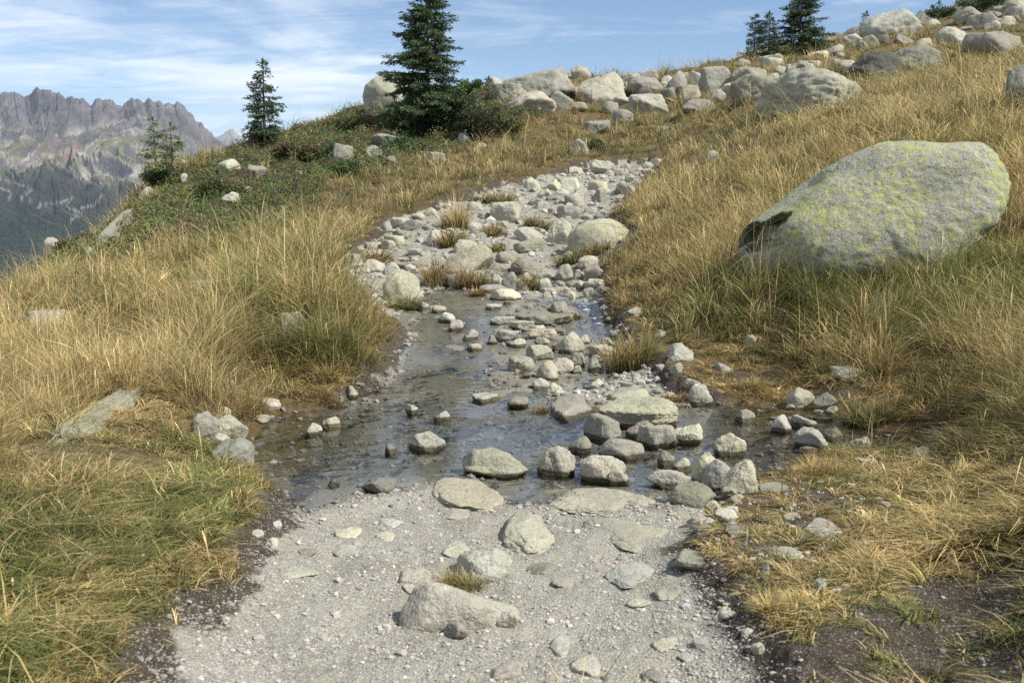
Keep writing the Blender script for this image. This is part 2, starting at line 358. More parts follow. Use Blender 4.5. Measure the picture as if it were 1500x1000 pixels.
sl = t.math('ADD', sa.outputs[1], t.math('MULTIPLY', t.math('SUBTRACT', n2, .5), .9), True)
col = t.mix(t.ramp(sl, .38, .66), col, soilc)
col = t.mix(sb.outputs[1], col, bed)
wetcol = t.mix(1.0, col, (.80, .77, .70), 'MULTIPLY')
wet = t.ramp(t.math('ADD', sa.outputs[2], t.math('MULTIPLY', t.math('SUBTRACT', n2, .5), .5)), .3, .7)
dry = t.math('SUBTRACT', 1.0, sb.outputs[1])
col = t.mix(t.math('MULTIPLY', wet, dry), col, wetcol)
rough = t.math('SUBTRACT', .92, t.math('MULTIPLY', wet, .55))
hgt = t.math('ADD', t.math('MULTIPLY', v1d, -.8), t.math('ADD', t.math('MULTIPLY', v2d, -.35), t.math('MULTIPLY', n2, 1.0)))
nb = t.bump(hgt, .65, .014)
principled(t, out, col, rough, nb, .3)

dirt = np.clip(path*sstep(7.5, 9.5, GY)*(.22+1.0*fbm2(GX*1.4, GY*1.4, 4, seed=17))*(1-.8*tri)+path*sstep(7.5,6.5,GY)*.45*sstep(.0,.35,fbm2(GX*1.1, GY*1.8, 4, seed=18)), 0, 1)
gV = np.stack([GX, GY, GZ], -1).reshape(-1, 3)
me = mk_mesh('ground', gV, grid_faces(NR, NC), [m_ground], {
    'mask_a': np.stack([path, soil, wetz], -1).reshape(-1, 3), 'mask_b': np.stack([shrub, under, dirt], -1).reshape(-1, 3), 'silt': silt.ravel()})
link('ground', me, label='sloping alpine meadow ground with the pale gravel path', cat='ground', kind='structure')

# ------------------------------------------------------------------ water
m_water, t, out = new_mat('stream_water')
co = t.n.new('ShaderNodeTexCoord').outputs['Object']
mpw = t.n.new('ShaderNodeMapping'); t.l.new(co, mpw.inputs[0]); mpw.inputs['Scale'].default_value = (1, 1.5, 1)
wn = t.math('ADD', t.noise(mpw.outputs[0], 7, 3, .5, .6), t.math('MULTIPLY', t.noise(mpw.outputs[0], 19, 2, .5, .4), .22))
wamp = t.ramp(t.noise(co, 1.3, 3, .6), .42, .66, .10, 1.0)
nb = t.bump(t.math('MULTIPLY', wn, wamp), .38, .03)
tr = t.n.new('ShaderNodeBsdfTransparent'); tr.inputs[0].default_value = (.90, .93, .95, 1)
gl = t.n.new('ShaderNodeBsdfGlossy'); gl.inputs['Roughness'].default_value = .03; t.l.new(nb, gl.inputs['Normal'])
fr = t.n.new('ShaderNodeFresnel'); fr.inputs[0].default_value = 1.42; t.l.new(nb, fr.inputs['Normal'])
mx = t.n.new('ShaderNodeMixShader'); t.l.new(fr.outputs[0], mx.inputs[0]); t.l.new(tr.outputs[0], mx.inputs[1]); t.l.new(gl.outputs[0], mx.inputs[2])
t.l.new(mx.outputs[0], out.inputs[0])
fx = U2[:-1, :-1]
near = (np.minimum(sPOOL, sTRI) < .25) & (LVL > GZ-.03)
keep = near[:-1, :-1] | near[1:, :-1] | near[:-1, 1:] | near[1:, 1:]
wf = grid_faces(NR, NC, keep); used = np.unique(wf); remap = np.full(NR*NC, -1); remap[used] = np.arange(len(used))
wv = np.stack([GX, GY, LVL], -1).reshape(-1, 3)[used]
link('stream_water', mk_mesh('stream_water', wv, remap[wf], [m_water]), label='shallow clear stream pool crossing the path', cat='water', kind='structure')

# ------------------------------------------------------------------ far mountains
def range_mesh(name, ridge, Yc, Yf, wfoot, u0, u1, nu, nr, amp, mat, label, scale, seed, gamma=1.0, paint=None, d0=-.56, d1=-.22, jag=.0028):
    rx = np.array([ray(x, y) for x, y in ridge]); us = np.concatenate([np.linspace(u0, d0, nu//5), np.linspace(d0, d1, nu)[1:-1], np.linspace(d1, u1, nu//6)]); nu = len(us); wc = np.interp(us, rx[:, 0], rx[:, 1])+jag*(np.abs(perlin2(us*95+seed, us*0+.3))*-2.2+np.abs(perlin2(us*310+seed, us*0+3.3))*-.8+.6)
    tt = np.linspace(0, 1.25, nr); Ut, Tt = np.meshgrid(us, tt)
    Y = Yf+(Yc-Yf)*Tt; X = Ut*Y; ker = np.exp(-np.linspace(-2, 2, 41)**2); wu = np.linspace(u0, u1, 900); wr_ = np.interp(wu, rx[:, 0], rx[:, 1]); ws_ = np.convolve(np.pad(wr_, 20, 'edge'), ker/ker.sum(), 'valid'); wsm = np.interp(us, wu, ws_)-.004
    warp = (1-np.clip(Tt, 0, 1))*(.10*np.sin(Ut*61+seed)+.05*np.sin(Ut*23))+.016*fbm2(X/scale*1.7, Y/scale*1.7, 3, seed=seed+7)*sstep(1, .9, Tt)
    base = wfoot+(wsm-wfoot)*np.clip(Tt, 0, 1)**gamma+(np.interp(Ut+warp, us, wc-wsm))*sstep(.84, 1.0, Tt)
    Z = CZ+Y*base
    k = (.12+.88*sstep(1.0, .90, Tt))*sstep(0, .1, Tt)
    # spurs and gullies running down the face
    wx = X/scale+fbm2(X/scale*.8, Y/scale*.8, 3, seed=seed)*.9
    rd = ridged2(wx, Y/scale*.42, 6, .56, seed=seed+1)-.35
    Z = Z+amp*k*rd*1.6-amp*.10*np.abs(fbm2(X/scale*11, Y/scale*2.5, 4, .6, seed=seed+4))*sstep(.8, 1, Tt)+amp*.16*fbm2(X/scale*7, Y/scale*7, 4, .6, seed=seed+2)
    Z = np.where(Tt > 1, Z-(Tt-1)*(Yc-Yf)*1.1, Z)
    V = np.stack([X, Y, Z], -1).reshape(-1, 3)
    px, py = to_px(X, Y, Z)
    at = {'gully': (rd*.5+.5).ravel(), 'rel': np.clip(Tt, 0, 1).ravel()}
    if paint is not None:
        d = np.full(px.shape, 1e9)
        for line in paint:
            for a, b in zip(line[:-1], line[1:]):
                ex, ey = b[0]-a[0], b[1]-a[1]; s_ = np.clip(((px-a[0])*ex+(py-a[1])*ey)/(ex*ex+ey*ey), 0, 1)
                d = np.minimum(d, np.hypot(px-a[0]-s_*ex, (py-a[1]-s_*ey)))
        at['track'] = sstep(1.7, .4, d).ravel()
    else: at['track'] = np.zeros(px.size)
    link(name, mk_mesh(name, V, grid_faces(nr, nu), [mat], at), label=label, cat='mountain', kind='structure')
def mountain_mat(name, rock1, rock2, scree, meadow, forest, has_forest=True, s=1.0, red=.5):
    m, t, out = new_mat(name); co = t.n.new('ShaderNodeTexCoord').outputs['Object']
    sp = t.n.new('ShaderNodeSeparateXYZ'); t.l.new(co, sp.inputs[0])
    ge = t.n.new('ShaderNodeNewGeometry'); sn = t.n.new('ShaderNodeSeparateXYZ'); t.l.new(ge.outputs['Normal'], sn.inputs[0])
    a = t.noise(co, .004*s, 7, .65); b = t.noise(co, .0011*s, 5, .6); c = t.noise(co, .02*s, 5, .7)
    rel = t.attr('rel'); gu = t.attr('gully')
    rock = t.mix(t.ramp(a, .35, .65), rock1, rock2)
    rock = t.mix(t.ramp(c, .5, .7, 0, .5), rock, (rock1[0]*.5, rock1[1]*.5, rock1[2]*.5))
    if red: rock = t.mix(t.ramp(b, .56, .66, 0, red), rock, (.30, .16, .11))
    rock = t.mix(t.math('MULTIPLY', t.ramp(gu, .50, .36), t.ramp(t.noise(co, .0022*s, 4, .6), .45, .6)), rock, scree)
    relw = t.math('ADD', rel, t.math('MULTIPLY', t.math('SUBTRACT', b, .5), .22))
    low = t.mix(t.ramp(a, .42, .62), meadow, scree)
    low = t.mix(t.ramp(gu, .45, .28, 0, .8), low, scree)
    col = t.mix(t.ramp(relw, .86, .93), low, rock)
    col = t.mix(t.ramp(sn.outputs[2], .70, .52, 0, .9), col, rock)
    fgr = t.mix(t.ramp(t.noise(co, .05*s, 3, .6), .4, .6), forest, (forest[0]*2.6, forest[1]*2.1, forest[2]*1.8))
    heathc = t.mix(t.ramp(a, .4, .6), (.05, .042, .036), (.032, .036, .024))
    col = t.mix(t.ramp(relw, .83, .75), col, heathc)
    if has_forest: col = t.mix(t.ramp(relw, .72, .64), col, fgr)
    col = t.mix(t.attr('track'), col, (.20, .19, .17))
    nb = t.bump(t.math('ADD', a, t.math('MULTIPLY', c, .35)), .8, 60/s)
    principled(t, out, col, .95, nb, .1)
    return m
m_mt = mountain_mat('far_rock_range', (.085, .077, .083), (.165, .147, .145), (.36, .335, .30), (.14, .135, .062), (.010, .016, .010))
TR = [[(0,262),(22,268),(48,278),(30,290),(62,300),(52,308)], [(62,300),(90,296),(108,290),(96,302),(120,312),(104,322)], [(150,285),(140,300),(118,305)], [(0,275),(18,283),(12,292)]]
range_mesh('mountain_range', [(-900,120),(-600,150),(-350,118),(-200,140),(-90,128),(0,139),(6,135),(17,137),(27,133),(36,137),(42,139),(52,129),(67,131),(84,134),(101,143),(122,145),(134,151),(147,149),(162,148),(172,151),(185,149),(191,144),(197,142),(203,145),(210,150),(218,143),(224,147),(229,149),(236,144),(242,147),(254,152),(262,149),(269,151),(275,159),(290,176),(302,189),(319,202),(336,217),(380,250),(450,290),(700,340),(1000,380)],
    7200, 2300, -.22, -1.15, .25, 640, 460, 170, m_mt, 'long jagged rocky mountain range across the valley under hazy sky', 620, 21, 1.25, TR)
m_mt2 = mountain_mat('distant_peak_rock', (.20, .18, .18), (.30, .28, .27), (.34, .33, .31), (.2, .19, .15), (.05, .06, .05), False)
range_mesh('distant_peak', [(200,235),(300,207),(312,201),(322,196),(331,190),(338,187),(345,191),(353,195),(361,196),(372,203),(390,210),(460,225),(600,250)], 17000, 12000, -.03, -.40, -.10, 160, 90, 250, m_mt2, 'small pale blue pyramid peak far beyond the mountain range', 2000, 33, jag=.002)
m_rdg = mountain_mat('upper_ridge_rock', (.13, .12, .105), (.22, .20, .175), (.26, .245, .21), (.20, .15, .07), (.05, .05, .03), False, 9, 0)
range_mesh('rocky_ridge', [(1000,130),(1150,78),(1195,60),(1212,52),(1230,46),(1250,41),(1262,38),(1272,36),(1284,40),(1300,27),(1310,17),(1318,15),(1326,20),(1338,26),(1348,18),(1358,12),(1366,16),(1378,18),(1392,6),(1405,2),(1420,-2),(1440,-8),(1470,-22),(1500,-36),(1560,-60),(1700,-80),(2000,-140)], 620, 330, -.02, .20, .95, 420, 160, 13, m_rdg, 'dark craggy ridge rising behind the boulder field', 70, 41, .9, None, .25, .56)

# ------------------------------------------------------------------ rocks
def granite(name, light=1.0, yellow=0.0, dark=.45, warm=0.0, spk=.45):
    m, t, out = new_mat(name); oi = t.n.new('ShaderNodeObjectInfo'); tcn = t.n.new('ShaderNodeTexCoord')
    cmb = t.n.new('ShaderNodeCombineXYZ'); rr = t.math('MULTIPLY', oi.outputs['Random'], 37.0)
    for i in range(3): t.put(cmb.inputs[i], rr)
    co = t.vmath('ADD', tcn.outputs['Object'], cmb.outputs[0])
    n1 = t.noise(co, 2.6, 5, .6, .3); n2 = t.noise(co, 11, 5, .65); n3 = t.noise(co, 130, 2, .7); n4 = t.noise(co, 48, 3, .7)
    L = light
    col = t.mix(t.ramp(n1, .34, .66), (.315*L, .302*L, .248*L), (.43*L, .415*L, .348*L))
    col = t.mix(t.ramp(n2, .42, .68, 0, .7), col, ((.365+warm)*L, .35*L, (.285-warm)*L))
    n5 = t.noise(co, 24, 4, .7); col = t.mix(t.ramp(n5, .52, .68, 0, spk*.8), col, (.19, .185, .165)); col = t.mix(t.ramp(n5, .44, .34, 0, .4), col, (.55*L, .535*L, .48*L))
    col = t.mix(t.ramp(n4, .55, .66, 0, spk), col, (.15, .148, .135))
    col = t.mix(t.ramp(n3, .55, .68, 0, spk), col, (.10, .10, .095))
    col = t.mix(t.ramp(n3, .43, .34, 0, .45), col, (.60*L, .59*L, .56*L))
    pd = t.noise(co, 5.2, 6, .68, .8)
    col = t.mix(t.math('MULTIPLY', t.ramp(pd, .57, .66), dark), col, (.115, .112, .10))
    ge = t.n.new('ShaderNodeNewGeometry'); sn = t.n.new('ShaderNodeSeparateXYZ'); t.l.new(ge.outputs['Normal'], sn.inputs[0])
    if yellow:
        big = t.noise(co, 1.3, 3, .6); sm = t.noise(co, 9, 6, .78, .6)
        f = t.math('ADD', t.math('MULTIPLY', big, .40), t.math('MULTIPLY', sm, .90))
        f = t.math('ADD', f, t.math('MULTIPLY', sn.outputs[2], .05))
        lo = .84-.125*yellow
        f2 = t.noise(co, 34, 4, .7); col = t.mix(t.math('MULTIPLY', t.ramp(f, lo, lo+.07, 0, .95), t.ramp(f2, .40, .54)), col, (.37, .365, .13))
        dst = t.noise(co, 30, 3, .6)
        for sc_, amt in ((17, min(.9, yellow)), (36, min(.85, yellow))):
            vv = t.n.new('ShaderNodeTexVoronoi'); t.put(vv.inputs['Vector'], t.vmath('ADD', co, t.mix(.035, (0, 0, 0), t.n.new('ShaderNodeTexNoise').outputs['Color']))); vv.inputs['Scale'].default_value = sc_
            sv = t.n.new('ShaderNodeSeparateColor'); t.l.new(vv.outputs['Color'], sv.inputs[0])
            on = t.ramp(t.math('ADD', sv.outputs[0], t.math('MULTIPLY', t.math('SUBTRACT', big, .5), 2.8)), .86-.30*yellow, .90-.30*yellow)
            rad = t.math('ADD', t.math('MULTIPLY', sv.outputs[1], .28), .18)
            ed = t.ramp(t.math('SUBTRACT', t.math('ADD', vv.outputs['Distance'], t.math('MULTIPLY', t.math('SUBTRACT', dst, .5), .55)), rad), .06, -.03)
            col = t.mix(t.math('MULTIPLY', t.math('MULTIPLY', on, ed), amt), col, t.mix(sv.outputs[2], (.34, .35, .10), (.47, .46, .20)))
    wt = t.attr('wet')
    wtn = t.ramp(t.math('ADD', wt, t.math('MULTIPLY', t.math('SUBTRACT', n2, .5), .7)), .35, .7)
    wetc = t.mix(.75, col, (.12, .10, .055)); wetc = t.mix(1.0, wetc, (.42, .40, .35), 'MULTIPLY')
    col = t.mix(wtn, col, wetc)
    col = t.mix(1.0, col, oi.outputs['Color'], 'MULTIPLY')
    h = t.math('ADD', t.math('MULTIPLY', n2, 1.0), t.math('ADD', t.math('MULTIPLY', n4, .35), t.math('MULTIPLY', n3, .12)))
    principled(t, out, col, t.math('SUBTRACT', .88, t.math('MULTIPLY', wtn, .5)), t.bump(h, .85, .03), .3)
    return m
M_ROCK = {'p': granite('pale_granite', 1.05, 0, .25), 'g': granite('grey_granite', .86, .10, .40), 'y': granite('lichen_granite', .88, .6, .35),
          'h': granite('lichen_boulder_granite', .95, 1.22, .60, 0, .95), 'w': granite('warm_granite', .98, .12, .5, .02), 'd': granite('dark_and_shaded_granite', .45, .1, .5), 'f': granite('trail_granite', .98, 0, .15, .0, .35)}  # 'd' serves dark stones and also paints the shade of shadowed boulders
import bmesh
_ICO = {}
def ico(sub):
    if sub not in _ICO:
        bm = bmesh.new(); bmesh.ops.create_icosphere(bm, subdivisions=sub, radius=1.0)
        v = np.array([x.co for x in bm.verts]); f = np.array([[q.index for q in p.verts] for p in bm.faces]); bm.free()
        _ICO[sub] = (v/np.linalg.norm(v, axis=1)[:, None], f)
    return _ICO[sub]
def rock_shape(seed, sub, style, planes=None, calm=1.0):
    """unit rock, |x|,|y|,|z| <= 1: a ball cut by broken faces and roughened"""
    g = rng(seed); D, f = ico(sub)
    npl = {'a': 13, 'r': 16, 's': 14, 'b': 7, 'c': 12}[style]
    N = g.normal(size=(npl, 3)); N /= np.linalg.norm(N, axis=1)[:, None]
    off = g.uniform(.5, .92, npl) if style in 'asc' else g.uniform(.64, .95, npl)
    if style == 's': N = np.concatenate([N, [[g.normal()*.05, g.normal()*.05, 1]]]); off = np.append(off, .42)
    if planes is not None: N = np.concatenate([N*1.0, np.array([q[:3] for q in planes])/np.linalg.norm([q[:3] for q in planes], axis=1)[:, None]]); off = np.concatenate([np.maximum(off, .8), [q[3] for q in planes]])
    p = {'a': 40, 'r': 16, 's': 26, 'b': 9, 'c': 22}[style]
    q = np.clip(D@N.T, 0, None)/off
    r = ((q**p).sum(1)+1)**(-1.0/p)
    o = g.uniform(-50, 50, 3)
    q_ = (.45 if style == 'b' else 1)*calm
    r = r*(1+.20*q_*fbm3(D*1.2+o, 3)+.075*q_*fbm3(D*4.0+o, 4, .62)+(.022*fbm3(D*14+o, 3, .6) if style == 'b' else 0)-.05*np.clip(1-np.abs(fbm3(D*2.3-o, 3))*9, 0, 1)*(style in 'asc'))
    V = D*r[:, None]
    lo, hi = V.min(0), V.max(0)
    return (V-(lo+hi)/2)/((hi-lo)/2), f
ROCKS = []
def star_fit(V2, poly, keep_low):
    """scale flat outline coordinates about 0 so that their silhouette follows a drawn outline"""
    ph = np.arctan2(V2[:, 1], V2[:, 0]); rr = np.hypot(V2[:, 0], V2[:, 1]); nb = 72
    b = ((ph+math.pi)/(2*math.pi)*nb).astype(int) % nb; mxr = np.full(nb, 1e-6); np.maximum.at(mxr, b, rr)
    bc = (np.arange(nb)+.5)/nb*2*math.pi-math.pi; P = np.asarray(poly); ro = np.zeros(nb)
    for k, a in enumerate(bc):
        dx, dy = math.cos(a), math.sin(a); best = 0
        for (ax, ay), (bx, by) in zip(P, np.roll(P, -1, 0)):
            ex, ey = bx-ax, by-ay; den = dx*ey-dy*ex
            if abs(den) < 1e-9: continue
            tt = (ax*ey-ay*ex)/den; s_ = (ax*dy-ay*dx)/den
            if tt > 0 and -1e-6 <= s_ <= 1+1e-6: best = max(best, tt)
        ro[k] = best if best > 0 else mxr[k]
    sc = ro/mxr
    for _ in range(2): sc = (np.roll(sc, 1)+2*sc+np.roll(sc, -1))/4
    s_ = np.interp(ph, np.concatenate([[bc[-1]-2*math.pi], bc, [bc[0]+2*math.pi]]), np.concatenate([[sc[-1]], sc, [sc[0]]]))
    mr = np.interp(ph, np.concatenate([[bc[-1]-2*math.pi], bc, [bc[0]+2*math.pi]]), np.concatenate([[mxr[-1]], mxr, [mxr[0]]]))
    av = float(np.mean(sc)); return av+(s_-av)*sstep(.05, .9, rr/mr)
def rock(x0, y0, x1, y1, style, mat, label, group=None, seed=None, dfac=.85, sink=.55, outline=None, at=None, tone=1.0, name='rock', cat='rock', sub=None, post=None, flat=None, planes=None, notches=None, calm=1.0):
    seed = seed if seed is not None else int(x0*7+y0*13) % 9973
    xc = (x0+x1)/2; hx, hy, hz = hit(xc, y1-1) if at is None else hit(*at)
    lv = float(gmap(LVL, np.array([hx]), np.array([hy]))[0]); wet_here = float(min(gmap(sPOOL, np.array([hx]), np.array([hy]))[0], gmap(sTRI, np.array([hx]), np.array([hy]))[0])) < .1
    extra = 0.0
    if wet_here and lv > hz:
        u_, w_ = ray(xc, y1-1) if at is None else ray(*at); hy2 = min(hy, (lv-CZ)/float(w_)) if w_ < 0 else hy; hx, hy = hx/hy*hy2, hy2; extra = min(max(0, lv-float(gmap(GZ, np.array([hx]), np.array([hy]))[0]))+.01, .035); hz = lv
    dist = hy; k = dist/F*1.0; w = (x1-x0)*k; ha = (y1-y0)*k
    dep = math.atan2(CZ-hz, hy); d = dfac*w; sd_ = max(math.sin(dep), 0.0)
    if d*sd_ > ha*.8: d = ha*.8/sd_
    h = math.sqrt(max(ha*ha-(d*sd_)**2, (.25*ha)**2))/math.cos(dep)
    if flat:
        d = ha/max(sd_, .05)*.92; h = flat*ha; sink = 1.0
    H = h*(1+sink)+extra
    V, f = rock_shape(seed, sub or (6 if (x1-x0) > 120 else 5 if (x1-x0) > 36 else 4), style, planes, calm)
    V = V*np.array([w/2, d/2, H/2])
    az = math.atan2(hx, hy); ca, sa_ = math.cos(az), math.sin(az)
    # centre: front foot of the rock at the seen contact point
    cyy = hy+d*.40; u = hx/hy; cx = u*cyy
    czz = hz-h*sink-extra+H/2
    if outline is not None:
        O = np.array(outline, float); e = -dep; ce, se = math.cos(e), math.sin(e); cpx, cpy = O[:, 0].mean(), O[:, 1].mean()
        low = O[:, 1] > y1-.22*(y1-y0); O[low, 1] += h*sink*.8/k
        tow = lambda V: np.stack([V[:, 0]*ca+V[:, 1]*sa_+cx, -V[:, 0]*sa_+V[:, 1]*ca+cyy, V[:, 2]+czz], 1)
        for it in range(5):   # pull the silhouette on to the outline seen in the photograph, in true perspective
            W_ = tow(V); qx, qy = to_px(W_[:, 0], W_[:, 1], W_[:, 2])
            s_ = star_fit(np.stack([qx-cpx, cpy-qy], 1), np.stack([O[:, 0]-cpx, cpy-O[:, 1]], 1), None)
            ox, oz = (cpx-to_px(cx, cyy, czz)[0])*k, (to_px(cx, cyy, czz)[1]-cpy)*k
            up = V[:, 2]*ce-V[:, 1]*se; dp = V[:, 2]*se+V[:, 1]*ce
            xx = (V[:, 0]-ox)*s_+ox; up = (up-oz)*s_+oz; dp = dp*np.clip(s_, .6, 1.6)**.3
            V = np.stack([xx, -up*se+dp*ce, up*ce+dp*se], 1)
        for (nx, ny, ra, rb, tilt, dd) in (notches or []):
            W_ = tow(V); qx, qy = to_px(W_[:, 0], W_[:, 1], W_[:, 2]); a_ = (qx-nx)*math.cos(tilt)-(qy-ny)*math.sin(tilt); b_ = (qx-nx)*math.sin(tilt)+(qy-ny)*math.cos(tilt)
            q = np.hypot(a_/ra, b_/rb); q = q*(1+1.0*fbm3(V*4.5+3.1, 4, .65)); dp = V[:, 2]*se+V[:, 1]*ce
            V[:, 1] += dd*sstep(1.05, .6, q)*(dp < np.median(dp)); V[:, 0] += dd*.35*sstep(1.05, .6, q)*(dp < np.median(dp))
    V = np.stack([V[:, 0]*ca+V[:, 1]*sa_, -V[:, 0]*sa_+V[:, 1]*ca, V[:, 2]], 1)
    if post is not None: V = post(V)
    wetd = float(np.minimum(gmap(sPOOL, np.array([hx]), np.array([hy])), gmap(sTRI, np.array([hx]), np.array([hy])))[0])
    zw = V[:, 2]+czz-lv
    if wetd < .15: wet = sstep(.055, .005, zw)*.9
    else: wet = sstep(.03, -.02, V[:, 2]+czz-hz)*.35
    me = mk_mesh(name, V, f, [M_ROCK[mat]], {'wet': wet})
    o = link(name, me, (cx, cyy, czz), label=label, cat=cat, group=group)
    g = rng(seed+5); c = tone*(g.uniform(.80, 1.10) if g.uniform() > .2 else g.uniform(.58, .80)); o.color = (c*g.uniform(.97, 1.06), c, c*g.uniform(.86, 1.02), 1)
    ROCKS.append((cx, cyy, max(w, d)/2, hz)); return o

def ground_slab(pa, pb, width, thick, mat, label, seed, lift=.3, name='rock'):
    A_, B_ = np.array(hit(*pa)), np.array(hit(*pb)); L = np.linalg.norm(B_-A_); e0 = (B_-A_)/L; e1 = np.cross([0, 0, 1], e0); e1 /= np.linalg.norm(e1); e2 = np.cross(e0, e1)
    V, f = rock_shape(seed, 6, 'a', [(0, 0, 1, .5), (0, .5, .85, .6), (0, -.8, .5, .6)]); V = V*np.array([L/2*1.03, width/2, thick/2]); c = (A_+B_)/2+np.array([0, 0, thick*(lift-.5)])
    V = V[:, :1]*e0+V[:, 1:2]*e1+V[:, 2:]*e2
    o = link(name, mk_mesh(name, V, f, [M_ROCK[mat]], {'wet': np.zeros(len(V))}), tuple(c), label=label, cat='rock'); ROCKS.append((c[0], c[1], width*.5, c[2])); o.color = (.74, .74, .69, 1); return o
# the great lichen boulder
rock(1072,202,1483,418,'b','h','huge grey boulder crusted with yellow lichen, with dark hollows at its pointed left end', seed=21, calm=.55, dfac=.60, sink=.10, sub=7, name='boulder', cat='boulder', at=(1200,412),
  planes=[(-.05,-.85,.50,.46),(.0,.0,1,.60),(-.65,-.55,.5,.64),(.45,-.75,.15,.60),(.5,-.2,.85,.70)],
  outline=[(1074,345),(1092,325),(1130,296),(1170,270),(1205,247),(1250,224),(1290,207),(1340,204),(1390,205),(1437,202),(1455,217),(1474,245),(1482,270),(1477,300),(1468,325),(1445,348),(1390,385),(1300,403),(1230,418),(1195,420),(1158,422),(1120,408),(1090,388),(1084,368)],
  notches=[(1104,341,34,13,.40,.34),(1132,325,24,8,.5,.20),(1110,361,25,8,.25,.24),(1086,350,9,16,.1,.15)])

